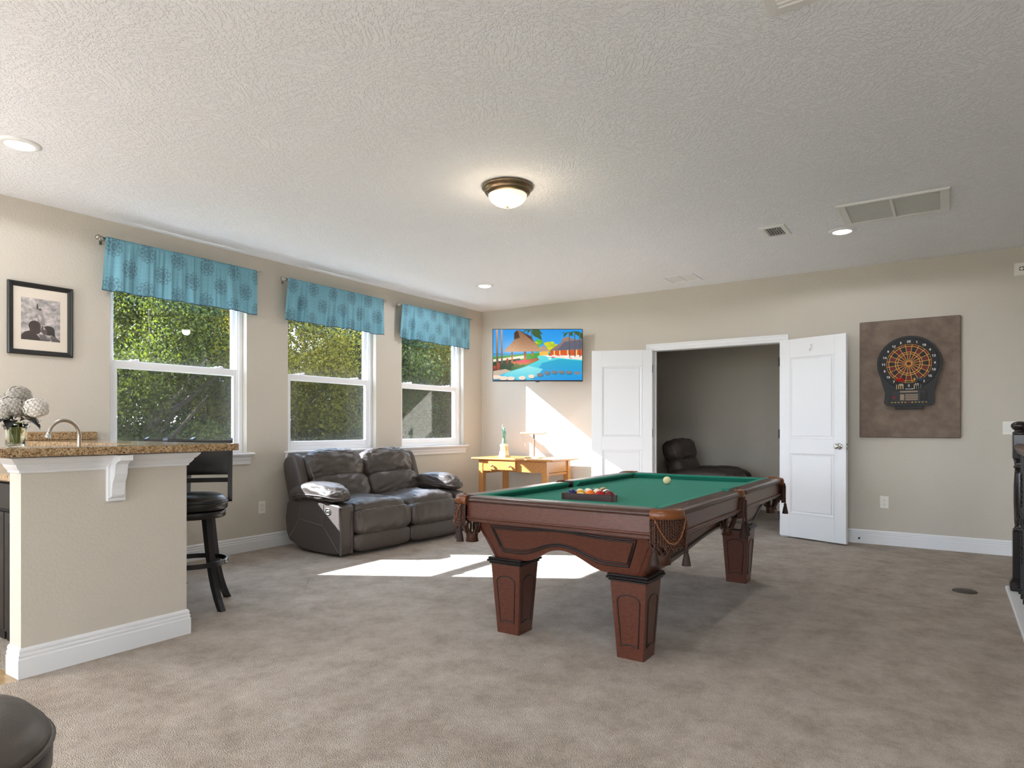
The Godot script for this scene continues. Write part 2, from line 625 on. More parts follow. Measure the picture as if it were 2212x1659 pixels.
func shell() -> void:
	var mb = MB.new()
	# carpet: main room with the stair opening left free, and the room behind the doors
	var slab = func(x0: float, x1: float, z0: float, z1: float) -> void:
		mb.box(Vector3((x0 + x1) / 2, -0.1, (z0 + z1) / 2), Vector3(x1 - x0, 0.2, z1 - z0))
	slab.call(1.87, 5.72, -0.06, ROOM_Z)
	slab.call(-0.2, 1.87, -0.06, 6.03)
	slab.call(5.72, ROOM_X, -0.06, 1.5)
	slab.call(5.72, ROOM_X, 5.6, ROOM_Z)
	struct("floor", mb, M.carpet, "beige cut-pile carpet")
	mb = MB.new()
	mb.box(Vector3(0.835, -0.1, (6.03 + ROOM_Z) / 2), Vector3(2.07, 0.196, ROOM_Z - 6.03))
	struct("floor_kitchenette", mb, M.tile, "tan hard floor behind the bar")
	mb = MB.new()
	mb.box(Vector3(ROOM_X / 2 - 0.1, CEIL + 0.08, ROOM_Z / 2 - 1.2), Vector3(ROOM_X + 0.4, 0.16, ROOM_Z + 2.6))
	struct("ceiling", mb, M.ceiling, "white textured ceiling")
	# left wall with three windows in view and unseen ones beyond the kitchenette, added for light
	mb = MB.new()
	var cuts = []
	for w in WIN:
		cuts.append([w[0], w[1], SILL, HEAD])
	for z in [8.9, 10.4, 11.9]:
		cuts.append([z, z + 1.2, SILL, HEAD])
	holes(mb, Vector2(-2.3, 0), Vector2(ROOM_Z, CEIL), cuts, func(b: MB, a0: float, a1: float, y0: float, y1: float): b.box(Vector3(-0.1, (y0 + y1) / 2, (a0 + a1) / 2), Vector3(0.2, y1 - y0, a1 - a0)))
	struct("wall_left", mb, M.wall, "greige wall with the three windows")
	mb = MB.new()
	holes(mb, Vector2(0, 0), Vector2(ROOM_X, CEIL), [[2.46, 3.905, 0.0, 2.045]], func(b: MB, a0: float, a1: float, y0: float, y1: float): b.box(Vector3((a0 + a1) / 2, (y0 + y1) / 2, -0.06), Vector3(a1 - a0, y1 - y0, 0.12)))
	struct("wall_back", mb, M.wall, "greige wall with the open double doors")
	mb = MB.new()
	mb.box(Vector3(ROOM_X + 0.08, -1.4, 3.5), Vector3(0.16, 2.8, 4.6))
	holes(mb, Vector2(0, 0), Vector2(ROOM_Z, CEIL), [], func(b: MB, a0: float, a1: float, y0: float, y1: float): b.box(Vector3(ROOM_X + 0.08, (y0 + y1) / 2, (a0 + a1) / 2), Vector3(0.16, y1 - y0, a1 - a0)))
	struct("wall_right", mb, M.wall, "greige wall beyond the stairs")
	mb = MB.new()
	holes(mb, Vector2(-0.2, 0), Vector2(ROOM_X + 0.16, CEIL), [[0.25, 2.35, 0.1, 2.45], [2.55, 4.65, 0.1, 2.45], [4.85, 6.95, 0.1, 2.45]], func(b: MB, a0: float, a1: float, y0: float, y1: float): b.box(Vector3((a0 + a1) / 2, (y0 + y1) / 2, ROOM_Z + 0.1), Vector3(a1 - a0, y1 - y0, 0.2)))  # tall openings added for daylight from behind
	struct("wall_front", mb, M.wall, "greige wall behind the viewer")
	# stairwell
	mb = MB.new()
	mb.box(Vector3(5.69, -1.45, 3.55), Vector3(0.06, 2.5, 4.1))
	mb.box(Vector3(6.41, -1.45, 1.47), Vector3(1.38, 2.5, 0.06))
	mb.box(Vector3(6.41, -1.45, 5.63), Vector3(1.38, 2.5, 0.06))
	struct("wall_stairwell", mb, M.wall, "greige walls of the stairwell")
	mb = MB.new()
	mb.box(Vector3(6.4, -2.8, 3.55), Vector3(1.5, 0.2, 4.2))
	for i in 12:
		mb.box(Vector3(6.42, -0.19 * (i + 1) - 0.1, 5.45 - i * 0.28), Vector3(1.34, 0.2, 0.3))
	struct("floor_stairs", mb, M.carpet, "carpeted stairs going down")
	# skirting
	mb = MB.new()
	base_run(mb, [Vector3(0, 0, 0), Vector3(0, 0, 5.2)])
	struct("baseboard_left", mb, M.white, "white moulded skirting under the windows")
	mb = MB.new()
	base_run(mb, [Vector3(2.4, 0, 0), Vector3(0, 0, 0)])
	base_run(mb, [Vector3(ROOM_X, 0, 0), Vector3(3.965, 0, 0)])
	struct("baseboard_back", mb, M.white, "white moulded skirting beside the doors")
	# white edge board of the stair opening
	mb = MB.new()
	mb.box(Vector3(5.755, 0.006, 3.55), Vector3(0.15, 0.028, 4.16), 0.006)
	mb.box(Vector3(6.44, 0.006, 1.545), Vector3(1.3, 0.028, 0.15), 0.006)
	struct("trim_1", mb, M.white, "white edge board along the stair opening")

const BASE_PROFILE := [Vector2(0, 0), Vector2(0.016, 0), Vector2(0.016, 0.085), Vector2(0.0125, 0.09), Vector2(0.0125, 0.096), Vector2(0.0145, 0.1), Vector2(0.013, 0.106), Vector2(0.0095, 0.109), Vector2(0.0095, 0.114), Vector2(0.0115, 0.118), Vector2(0.010, 0.126), Vector2(0.004, 0.134), Vector2(0, 0.135)]

func base_run(mb: MB, pts: Array) -> void:      # the room lies on the side up x direction of travel
	mb.mold(BASE_PROFILE, pts, Vector3.UP)

# ------------------------------------------------------------------ windows
func window_unit(n: int, z0: float, z1: float, label: String) -> Node3D:
	var w = Node3D.new()
	w.name = "window_%d" % n
	add_child(w)
	w.position = Vector3(0, 0, (z0 + z1) / 2)
	meta(w, label, "", "", "structure")
	var h = (z1 - z0) / 2
	var rail = 1.635
	var fx = -0.105
	# outer frame
	var mb = MB.new()
	for s in [-1.0, 1.0]:
		mb.box(Vector3(fx, (SILL + HEAD) / 2, s * (h - 0.02)), Vector3(0.09, HEAD - SILL, 0.04), 0.004)
		mb.box(Vector3(fx + 0.03, (SILL + HEAD) / 2, s * (h - 0.046)), Vector3(0.012, HEAD - SILL, 0.014), 0.002)
	mb.box(Vector3(fx, HEAD - 0.02, 0), Vector3(0.09, 0.04, 2 * h - 0.07), 0.004)
	mb.box(Vector3(fx, SILL + 0.02, 0), Vector3(0.09, 0.04, 2 * h - 0.07), 0.004)
	put("frame", mb, M.vinyl, w)
	# sashes
	for up in [true, false]:
		var y0: float = rail - 0.03 if up else SILL + 0.04
		var y1: float = HEAD - 0.04 if up else rail + 0.03
		var x: float = fx - 0.022 if up else fx + 0.016
		var b = 0.032 if up else 0.042
		var root = Node3D.new()
		root.name = "upper_sash" if up else "lower_sash"
		w.add_child(root)
		mb = MB.new()
		var hw = h - 0.045
		for s in [-1.0, 1.0]:
			mb.box(Vector3(x, (y0 + y1) / 2, s * (hw - b / 2)), Vector3(0.034, y1 - y0, b), 0.003)
		mb.box(Vector3(x, y1 - (0.016 if up else 0.03), 0), Vector3(0.034, 0.032 if up else 0.06, 2 * (hw - b) + 0.006), 0.003)
		mb.box(Vector3(x, y0 + (0.03 if up else 0.026), 0), Vector3(0.034, 0.06 if up else 0.052, 2 * (hw - b) + 0.006), 0.003)
		put("sash_frame", mb, M.vinyl, root)
		mb = MB.new()
		mb.face([Vector3(x, y0 + 0.02, -hw + 0.02), Vector3(x, y0 + 0.02, hw - 0.02), Vector3(x, y1 - 0.02, hw - 0.02), Vector3(x, y1 - 0.02, -hw + 0.02)], Vector3.RIGHT)
		put("pane", mb, M.glass, root)
		if not up:
			for s in [-0.62, 0.62]:
				mb = MB.new()
				mb.box(Vector3(x + 0.004, y1 + 0.006, s * h), Vector3(0.026, 0.014, 0.07), 0.005)
				mb.box(Vector3(x + 0.012, y1 + 0.014, s * h - 0.016), Vector3(0.018, 0.01, 0.03), 0.004)
				put("latch", mb, M.vinyl, root)
	# insect screen outside the lower half
	mb = MB.new()
	mb.face([Vector3(fx - 0.042, SILL + 0.02, -h + 0.03), Vector3(fx - 0.042, SILL + 0.02, h - 0.03), Vector3(fx - 0.042, rail, h - 0.03), Vector3(fx - 0.042, rail, -h + 0.03)], Vector3.RIGHT)
	put("insect_screen", mb, M.screen_mesh, w)
	# sill board and apron
	mb = MB.new()
	mb.box(Vector3(-0.012, SILL - 0.011, 0), Vector3(0.15, 0.024, 2 * h - 0.002), 0.004)
	mb.box(Vector3(0.034, SILL - 0.011, 0), Vector3(0.066, 0.024, 2 * h + 0.1), 0.009)
	put("sill", mb, M.white, w)
	mb = MB.new()
	mb.ext(PackedVector2Array([Vector2(0.001, -0.105), Vector2(0.014, -0.105), Vector2(0.017, -0.075), Vector2(0.024, -0.06), Vector2(0.026, -0.045), Vector2(0.04, -0.03), Vector2(0.042, -0.024), Vector2(0.001, -0.024)]), -h - 0.03, h + 0.03, at(Vector3(0, SILL, 0)))
	put("apron", mb, M.white, w)
	return w

func windows() -> void:
	window_unit(1, WIN[0][0], WIN[0][1], "window behind the bar stools")
	window_unit(2, WIN[1][0], WIN[1][1], "window behind the leather loveseat")
	window_unit(3, WIN[2][0], WIN[2][1], "window next to the corner with the desk")
	for k in 3:  # unseen windows added so sun patches bounce light forward
		window_unit(4 + k, 8.9 + k * 1.5, 10.1 + k * 1.5, "unseen window added beyond the kitchenette for sun bounce")
	# glazed end behind the viewer, added to let in fill light
	for k in 3:
		var w = Node3D.new()
		w.name = "window_%d" % (7 + k)
		add_child(w)
		w.position = Vector3(1.3 + 2.3 * k, 0, ROOM_Z + 0.08)
		meta(w, "tall glazed door panel added behind the viewer to let in light", "", "", "structure")
		var mb = MB.new()
		for s in [-1.0, 0.0, 1.0]:
			mb.box(Vector3(s * 1.02, 1.275, 0), Vector3(0.06, 2.35, 0.08), 0.004)
		for y in [0.13, 2.42]:
			mb.box(Vector3(0, y, 0), Vector3(2.1, 0.06, 0.078), 0.004)
		put("frame", mb, M.vinyl, w)
		for s in [-1.0, 1.0]:
			mb = MB.new()
			mb.face([Vector3(s * 0.51 - 0.5, 0.12, 0), Vector3(s * 0.51 + 0.5, 0.12, 0), Vector3(s * 0.51 + 0.5, 2.43, 0), Vector3(s * 0.51 - 0.5, 2.43, 0)], Vector3.FORWARD)
			put("pane", mb, M.glass, w)
	valances()

func valances() -> void:
	var spots = [[3.55, 4.90, "near the framed photograph, over the bar stools", 3], [1.95, 3.275, "over the loveseat", 11], [0.36, 1.70, "next to the room corner, above the desk end", 23]]
	for k in 3:
		var z0: float = spots[k][0]
		var z1: float = spots[k][1]
		var where: String = spots[k][2]
		var rod = thing("curtain_rod", "brushed nickel curtain rod with ball ends " + where, "curtain rod", Vector3(0, 2.556, (z0 + z1) / 2), 0, "curtain rods")
		var h = (z1 - z0) / 2
		var mb = MB.new()
		mb.smooth()
		mb.tube([Vector3(0.075, 0, -h), Vector3(0.075, 0, h)], 0.009, 10)
		put("pole", mb, M.nickel, rod)
		for s in [-1.0, 1.0]:
			mb = MB.new()
			mb.ball(Vector3(0.075, 0, s * (h + 0.016)), 0.021, 14)
			mb.lathe([Vector2(0.009, -0.012), Vector2(0.015, -0.006), Vector2(0.015, 0.004), Vector2(0.009, 0.008)], 12, Transform3D(Basis(Vector3.RIGHT, PI / 2), Vector3(0.075, 0, s * (h - 0.006))))
			put("finial", mb, M.nickel, rod)
			mb = MB.new()
			mb.smooth()
			mb.tube([Vector3(0.001, -0.005, s * (h - 0.03)), Vector3(0.05, -0.005, s * (h - 0.03)), Vector3(0.075, -0.008, s * (h - 0.03))], 0.006, 8)
			mb.flat()
			mb.box(Vector3(0.004, -0.012, s * (h - 0.03)), Vector3(0.006, 0.05, 0.022), 0.002)
			put("bracket", mb, M.nickel, rod)
		# the valance: gathered on the rod, hanging in loose folds
		var v = thing("valance", "blue valance printed with dark medallions " + where, "valance", Vector3(0, 2.556, (z0 + z1) / 2), 0, "valances")
		var sd: int = spots[k][3]
		var n = noise(1.0, 2, FastNoiseLite.TYPE_SIMPLEX_SMOOTH, sd)
		var n2 = noise(1.0, 2, FastNoiseLite.TYPE_SIMPLEX_SMOOTH, sd + 50)
		var f = func(u: float, t: float) -> Vector3:
			var hang = maxf(0.0, (t - 0.07) / 0.93)
			var z = (u - 0.5) * 2.0 * (h - 0.03 + 0.02 * hang)
			z += 0.006 * sin(u * 61.0 + n2.get_noise_1d(u * 9.0) * 5.0) * (1.0 - 0.8 * hang)
			var gather = 0.005 * sin(u * 130.0 + n.get_noise_1d(u * 20.0) * 6.0) * (0.35 + 0.65 * n2.get_noise_1d(u * 7.0 + 2.0))
			var fold = (n.get_noise_1d(u * 6.0) * 0.05 + n2.get_noise_1d(u * 15.0) * 0.034) * pow(hang, 0.7)
			var x = 0.0
			var y = 0.0
			if t < 0.07:                       # the sleeve round the rod
				var a = lerpf(-0.4, PI * 0.62, t / 0.07)
				x = 0.075 - sin(a + PI * 0.4) * 0.0 + sin(a) * 0.016 + gather * 0.5
				y = cos(a) * 0.016 + 0.004
			else:
				x = 0.091 + gather * (0.3 + 1.2 * pow(1.0 - hang, 3.0)) - 0.018 * hang + fold
				y = 0.016 * cos(PI * 0.62) - hang * (0.378 + n2.get_noise_1d(u * 5.0 + 3.0) * 0.012)
			return Vector3(maxf(x, 0.02), y, -z)
		mb = MB.new()
		mb.smooth()
		mb.patch(220, 30, f, Vector2((z1 - z0) * 1.12 / 0.29, 0.4 / 0.29))
		put("cloth", mb, M.valance, v)
		mb = MB.new()
		mb.smooth()
		var line = []
		for i in 111:
			line.append(f.call(i / 110.0, 1.0) + Vector3(0, 0.001, 0))
		mb.tube(line, 0.0035, 6)
		put("hem", mb, M.hem, v)

# ------------------------------------------------------------------ double doors
func door_leaf(n: int, w: float, knob: bool, label: String) -> Node3D:      # hinge line at the origin, leaf along +x, face towards +z
	var d = Node3D.new()
	d.name = "door_%d" % n
	add_child(d)
	meta(d, label, "", "", "structure")
	var hh = 2.02
	var th = 0.035
	var y0 = 0.018
	var st = 0.115
	var pan = [[0.235, 0.86], [1.0, 1.84]]      # two panels, lower and upper
	var mb = MB.new()
	# stiles, rails
	mb.box(Vector3(st / 2, y0 + hh / 2, 0), Vector3(st, hh, th), 0.002)
	mb.box(Vector3(w - st / 2, y0 + hh / 2, 0), Vector3(st, hh, th), 0.002)
	var ys = [0.0, pan[0][0], pan[0][1], pan[1][0], pan[1][1], hh]
	for i in [0, 2, 4]:
		mb.box(Vector3(w / 2, y0 + (ys[i] + ys[i + 1]) / 2, 0), Vector3(w - 2 * st, ys[i + 1] - ys[i], th))
	put("leaf_frame", mb, M.white, d)
	for p in pan:
		mb = MB.new()
		mb.box(Vector3(w / 2, y0 + (p[0] + p[1]) / 2, 0), Vector3(w - 2 * st, p[1] - p[0], th - 0.02))
		for s in [-1.0, 1.0]:
			var q = [Vector3(st, y0 + p[0], 0), Vector3(w - st, y0 + p[0], 0), Vector3(w - st, y0 + p[1], 0), Vector3(st, y0 + p[1], 0)]
			if s < 0:
				q.reverse()
			mb.mold([Vector2(0, s * 0 + 0.0), Vector2(0, th / 2), Vector2(0.006, th / 2 + 0.002), Vector2(0.013, th / 2 - 0.002), Vector2(0.022, th / 2 - 0.008), Vector2(0.03, th / 2 - 0.0095), Vector2(0.03, 0.0)], q, Vector3(0, 0, s), true)
			mb.box(Vector3(w / 2, y0 + (p[0] + p[1]) / 2, s * (th / 2 - 0.006)), Vector3(w - 2 * st - 0.062, p[1] - p[0] - 0.062, 0.006), 0.003)
		put("panel", mb, M.white, d)
	for y in [0.2, 1.05, 1.8]:
		mb = MB.new()
		mb.smooth()
		mb.tube([Vector3(-0.004, y0 + y - 0.045, th / 2 + 0.002), Vector3(-0.004, y0 + y + 0.045, th / 2 + 0.002)], 0.006, 8)
		mb.flat()
		mb.box(Vector3(-0.001, y0 + y, 0), Vector3(0.003, 0.09, th), 0.0)
		put("hinge", mb, M.hinge, d)
	if knob:
		for s in [-1.0, 1.0]:
			mb = MB.new()
			mb.smooth()
			mb.lathe([Vector2(0, 0.0), Vector2(0.032, 0.0), Vector2(0.032, 0.004), Vector2(0.027, 0.009), Vector2(0.012, 0.012), Vector2(0.011, 0.028), Vector2(0.02, 0.034), Vector2(0.028, 0.046), Vector2(0.028, 0.056), Vector2(0.022, 0.066), Vector2(0.01, 0.07), Vector2(0, 0.0705)], 24, Transform3D(Basis(Vector3.RIGHT, PI / 2 * s), Vector3(w - 0.065, y0 + 0.935, s * th / 2)))
			put("knob", mb, M.chrome, d)
		mb = MB.new()
		mb.box(Vector3(w, y0 + 0.935, 0), Vector3(0.004, 0.057, 0.026), 0.001)
		mb.box(Vector3(w + 0.005, y0 + 0.935, 0), Vector3(0.01, 0.02, 0.014), 0.003)
		put("latch_plate", mb, M.steel, d)
	return d

func doors() -> void:
	# casing and jamb
	var mb: MB
	struct("trim_2", casing(), M.white, "white moulded casing around the double doorway")
	mb = MB.new()
	mb.box(Vector3(2.47, 1.02, -0.06), Vector3(0.02, 2.04, 0.124), 0.001)
	mb.box(Vector3(3.895, 1.02, -0.06), Vector3(0.02, 2.04, 0.124), 0.001)
	mb.box(Vector3(3.1825, 2.035, -0.06), Vector3(1.445, 0.02, 0.124), 0.001)
	mb.box(Vector3(2.486, 1.02, -0.075), Vector3(0.012, 2.02, 0.035), 0.002)
	mb.box(Vector3(3.879, 1.02, -0.075), Vector3(0.012, 2.02, 0.035), 0.002)
	struct("trim_3", mb, M.white, "white jamb inside the double doorway")
	var a = door_leaf(1, 0.7, false, "white two-panel door leaf swung open beside the desk")
	a.position = Vector3(2.478, 0, 0.022)
	a.rotation.y = PI + deg_to_rad(22.5)
	var b = door_leaf(2, 0.7, true, "white two-panel door leaf with chrome knob beside the dartboard")
	b.position = Vector3(3.887, 0, 0.022)
	b.rotation.y = deg_to_rad(-21.5)
	# hook on the top of the leaf
	var hook = MB.new()
	hook.smooth()
	hook.tube([Vector3(0, 0.03, 0.004), Vector3(0, 0.0, 0.006), Vector3(0, -0.02, 0.012), Vector3(0, -0.034, 0.02), Vector3(0, -0.03, 0.03), Vector3(0, -0.015, 0.034)], 0.005, 8)
	hook.flat()
	hook.box(Vector3(0, 0.012, 0.003), Vector3(0.018, 0.05, 0.004), 0.002)
	var h = put("wall_hook", hook, M.white)
	meta(h, "small white hook stuck near the top of the door leaf with knob", "hook")
	h.transform = b.transform * Transform3D(Basis(), Vector3(0.35, 1.935, 0.0175))

func casing() -> MB:
	var mb = MB.new()
	var prof = [Vector2(0, 0), Vector2(0, 0.009), Vector2(0.012, 0.012), Vector2(0.022, 0.012), Vector2(0.026, 0.016), Vector2(0.054, 0.018), Vector2(0.062, 0.022), Vector2(0.075, 0.022), Vector2(0.075, 0)]
	mb.mold(prof, [Vector3(2.478, 0, 0), Vector3(2.478, 2.028, 0), Vector3(3.887, 2.028, 0), Vector3(3.887, 0, 0)], Vector3(0, 0, 1))
	return mb

# ------------------------------------------------------------------ ceiling fittings
func ceiling_fittings() -> void:
	var glow = mat(rgb(255, 250, 240), 0.5, {"emission_enabled": true, "emission": rgb(255, 246, 232), "emission_energy_multiplier": 3.0})
	M.can_glow = glow
	var cans = [[1.043, 5.751, "recessed ceiling downlight above the framed photograph and bar"], [4.635, 1.405, "recessed ceiling downlight beside the large return grille"], [1.047, 1.366, "recessed ceiling downlight near the television corner"], [4.63, 5.75, "recessed ceiling downlight behind the pool table"], [1.05, 9.6, "recessed ceiling downlight over the kitchenette"], [4.63, 9.6, "recessed ceiling downlight at the viewer's end of the room"]]
	for c in cans:
		var o = thing("recessed_light", c[2], "ceiling light", Vector3(c[0], CEIL, c[1]), 0, "recessed downlights")
		var mb = MB.new()
		mb.smooth()
		mb.lathe([Vector2(0.068, -0.012), Vector2(0.074, -0.015), Vector2(0.09, -0.012), Vector2(0.1, -0.006), Vector2(0.103, 0.0)], 40)
		put("trim_ring", mb, M.white, o)
		mb = MB.new()
		mb.smooth()
		mb.lathe([Vector2(0.0, -0.021), Vector2(0.03, -0.0205), Vector2(0.055, -0.018), Vector2(0.069, -0.012)], 32)
		put("lamp_lens", mb, glow, o)
		var l = SpotLight3D.new()
		l.name = "downlight"
		o.add_child(l)
		l.position = Vector3(0, -0.04, 0)
		l.rotation.x = -PI / 2
		l.spot_angle = 87.0
		l.spot_angle_attenuation = 0.15
		l.spot_range = 16.0
		l.light_size = 0.06
		l.light_color = rgb(244, 247, 255)
		l.light_energy = 0.3
		l.shadow_enabled = true
	# flush dome light, and a second one added out of view as fill
	for k in 2:
		var o = thing("dome_light", ["flush dome ceiling light with frosted glass bowl and bronze rim", "unseen flush dome ceiling light added behind the viewer as fill"][k], "ceiling light", [Vector3(2.94, CEIL, 3.70), Vector3(3.2, CEIL, 10.4)][k], 0, "dome lights")
		var mb = MB.new()
		mb.smooth()
		mb.lathe([Vector2(0.15, 0.0), Vector2(0.166, -0.004), Vector2(0.17, -0.013), Vector2(0.163, -0.02), Vector2(0.152, -0.023), Vector2(0.15, -0.04), Vector2(0.144, -0.05), Vector2(0.134, -0.054), Vector2(0.128, -0.06), Vector2(0.118, -0.06)], 56)
		put("rim", mb, M.bronze, o)
		mb = MB.new()
		mb.smooth()
		var prof = [Vector2(0, -0.135)]
		for i in range(1, 11):
			var a = PI / 2 * i / 10
			prof.append(Vector2(sin(a) * 0.127, -0.055 - cos(a) * 0.08))
		mb.lathe(prof, 48)
		var bowl = mat(rgb(255, 240, 205), 0.4, {"emission_enabled": true, "emission": rgb(255, 238, 190), "emission_energy_multiplier": 0.4})
		put("glass_bowl", mb, bowl, o)
		mb = MB.new()
		mb.smooth()
		mb.lathe([Vector2(0, -0.152), Vector2(0.004, -0.15), Vector2(0.006, -0.145), Vector2(0.004, -0.14), Vector2(0.013, -0.134), Vector2(0.014, -0.13)], 16)
		put("finial", mb, M.bronze, o)
		var l = OmniLight3D.new()
		l.name = "bulb"
		o.add_child(l)
		l.position = Vector3(0, -0.2, 0)
		l.omni_range = 16.0
		l.light_size = 0.1
		l.light_color = rgb(255, 232, 200)
		l.light_energy = 0.045
		l.shadow_enabled = true
	# shaded floor lamps added out of view to brighten the room
	for p in [Vector3(0.7, 0, 7.3), Vector3(6.6, 0, 9.0), Vector3(3.6, 0, 12.6)]:
		var o = thing("added_floor_lamp", "added fill lamp with white drum shade " + ("beside the kitchenette" if p.x < 1 else "beyond the stairs" if p.x > 6 else "in front of the glazed doors"), "lamp", p, 0, "added fill lamps")
		var mb = MB.new()
		mb.smooth()
		mb.lathe([Vector2(0, 0), Vector2(0.14, 0), Vector2(0.14, 0.015), Vector2(0.02, 0.03), Vector2(0.012, 0.05), Vector2(0.012, 1.5), Vector2(0, 1.5)], 20)
		put("stand", mb, M.bronze, o)
		mb = MB.new()
		mb.smooth()
		mb.lathe([Vector2(0.2, 1.35), Vector2(0.18, 1.65)], 32)
		put("lamp_shade", mb, mat(rgb(245, 240, 230), 0.8, {"emission_enabled": true, "emission": rgb(255, 240, 214), "emission_energy_multiplier": 1.5}), o)
		var l = OmniLight3D.new()
		l.name = "bulb"
		o.add_child(l)
		l.position = Vector3(0, 1.5, 0)
		l.omni_range = 16.0
		l.light_size = 0.15
		l.light_color = rgb(244, 247, 255)
		l.light_energy = 0.5
		l.shadow_enabled = true
	grilles()

func grilles() -> void:
	var white = mat(rgb(226, 226, 222), 0.45)
	var shade = white
	var dark = mat(rgb(150, 150, 148), 0.6)
	# large return grille
	var o = thing("return_grille", "large white return-air grille of two fine-slatted halves on ceiling", "grille", Vector3(5.015, CEIL, 1.825))
	var mb = MB.new()
	mb.mold([Vector2(0, 0), Vector2(0, 0.01), Vector2(0.004, 0.014), Vector2(0.03, 0.012), Vector2(0.035, 0.0)], [Vector3(-0.342, 0, -0.26), Vector3(0.342, 0, -0.26), Vector3(0.342, 0, 0.26), Vector3(-0.342, 0, 0.26)], Vector3.DOWN, true)
	for s in [-1.0, 1.0]:
		mb.box(Vector3(s * 0.3, -0.006, 0), Vector3(0.03, 0.012, 0.46), 0.002)
	mb.box(Vector3(0, -0.007, 0), Vector3(0.018, 0.014, 0.46), 0.002)
	put("frame", mb, white, o)
	mb = MB.new()
	mb.box(Vector3(0, -0.001, 0), Vector3(0.6, 0.002, 0.46))
	put("filter", mb, shade, o)
	mb = MB.new()
	mb.box(Vector3.ZERO, Vector3(0.282, 0.0015, 0.011), 0.0, at(Vector3.ZERO, 0.6, 0, 0))
	var slat = mb.done()
	for s in [-1.0, 1.0]:
		for i in 34:
			again("slat", slat, white, o, at(Vector3(s * 0.147, -0.007, -0.22 + i * 0.0133)))
	# square register with curved blades
	o = thing("air_register", "small white ceiling register with six curved louvres", "register", Vector3(4.185, CEIL, 1.7))
	mb = MB.new()
	mb.mold([Vector2(0, 0), Vector2(0, 0.004), Vector2(0.006, 0.008), Vector2(0.036, 0.01), Vector2(0.036, 0.0)], [Vector3(-0.098, 0, -0.15), Vector3(0.098, 0, -0.15), Vector3(0.098, 0, 0.15), Vector3(-0.098, 0, 0.15)], Vector3.DOWN, true)
	put("frame", mb, white, o)
	mb = MB.new()
	mb.box(Vector3(0, -0.001, 0), Vector3(0.125, 0.002, 0.23))
	put("duct_backing", mb, dark, o)
	mb = MB.new()
	mb.smooth()
	mb.patch(5, 1, func(u: float, v: float) -> Vector3: return Vector3(lerpf(-0.01, 0.007, u), -0.003 - 0.012 * u * u, (v - 0.5) * 0.225))
	slat = mb.done()
	for i in 6:
		again("louvre", slat, white, o, at(Vector3(-0.05 + i * 0.02, 0, 0)))
	mb = MB.new()
	mb.smooth()
	mb.tube([Vector3(0.03, -0.01, 0.1), Vector3(0.032, -0.03, 0.102)], 0.002, 6)
	put("damper_lever", mb, white, o)
	# flat two-panel plate
	o = thing("ceiling_panel", "flat white two-panel ceiling plate near the doorway", "panel", Vector3(2.99, CEIL, 0.47))
	mb = MB.new()
	mb.mold([Vector2(0, 0), Vector2(0, 0.006), Vector2(0.02, 0.008), Vector2(0.024, 0.003), Vector2(0.024, 0.0)], [Vector3(-0.17, 0, -0.17), Vector3(0.17, 0, -0.17), Vector3(0.17, 0, 0.17), Vector3(-0.17, 0, 0.17)], Vector3.DOWN, true)
	mb.box(Vector3(0, -0.003, 0), Vector3(0.016, 0.006, 0.3), 0.001)
	put("frame", mb, M.ceiling, o)
	for s in [-1.0, 1.0]:
		mb = MB.new()
		mb.box(Vector3(s * 0.077, -0.0015, 0), Vector3(0.136, 0.003, 0.29), 0.001)
		put("plate", mb, M.white, o)
	# louvred return at the edge of the view
	o = thing("ceiling_vent", "white louvred ceiling vent with dark gaps above the pool table end", "vent", Vector3(5.02, CEIL, 4.9))
	mb = MB.new()
	mb.mold([Vector2(0, 0), Vector2(0, 0.004), Vector2(0.006, 0.008), Vector2(0.045, 0.01), Vector2(0.045, 0.0)], [Vector3(-0.245, 0, -0.29), Vector3(0.245, 0, -0.29), Vector3(0.245, 0, 0.29), Vector3(-0.245, 0, 0.29)], Vector3.DOWN, true)
	put("frame", mb, white, o)
	mb = MB.new()
	mb.box(Vector3(0, -0.001, 0), Vector3(0.405, 0.002, 0.5))
	put("duct_backing", mb, dark, o)
	mb = MB.new()
	mb.box(Vector3.ZERO, Vector3(0.4, 0.0015, 0.02), 0.0, at(Vector3.ZERO, -0.7, 0, 0))
	slat = mb.done()
	for i in 19:
		again("louvre", slat, white, o, at(Vector3(0, -0.008, -0.23 + i * 0.0255)))

# ------------------------------------------------------------------ pool table
const TX := 3.69
const TZ := 3.245
const HX := 0.64
const HZ := 1.18
const BED := 0.722
const TOP := 0.76

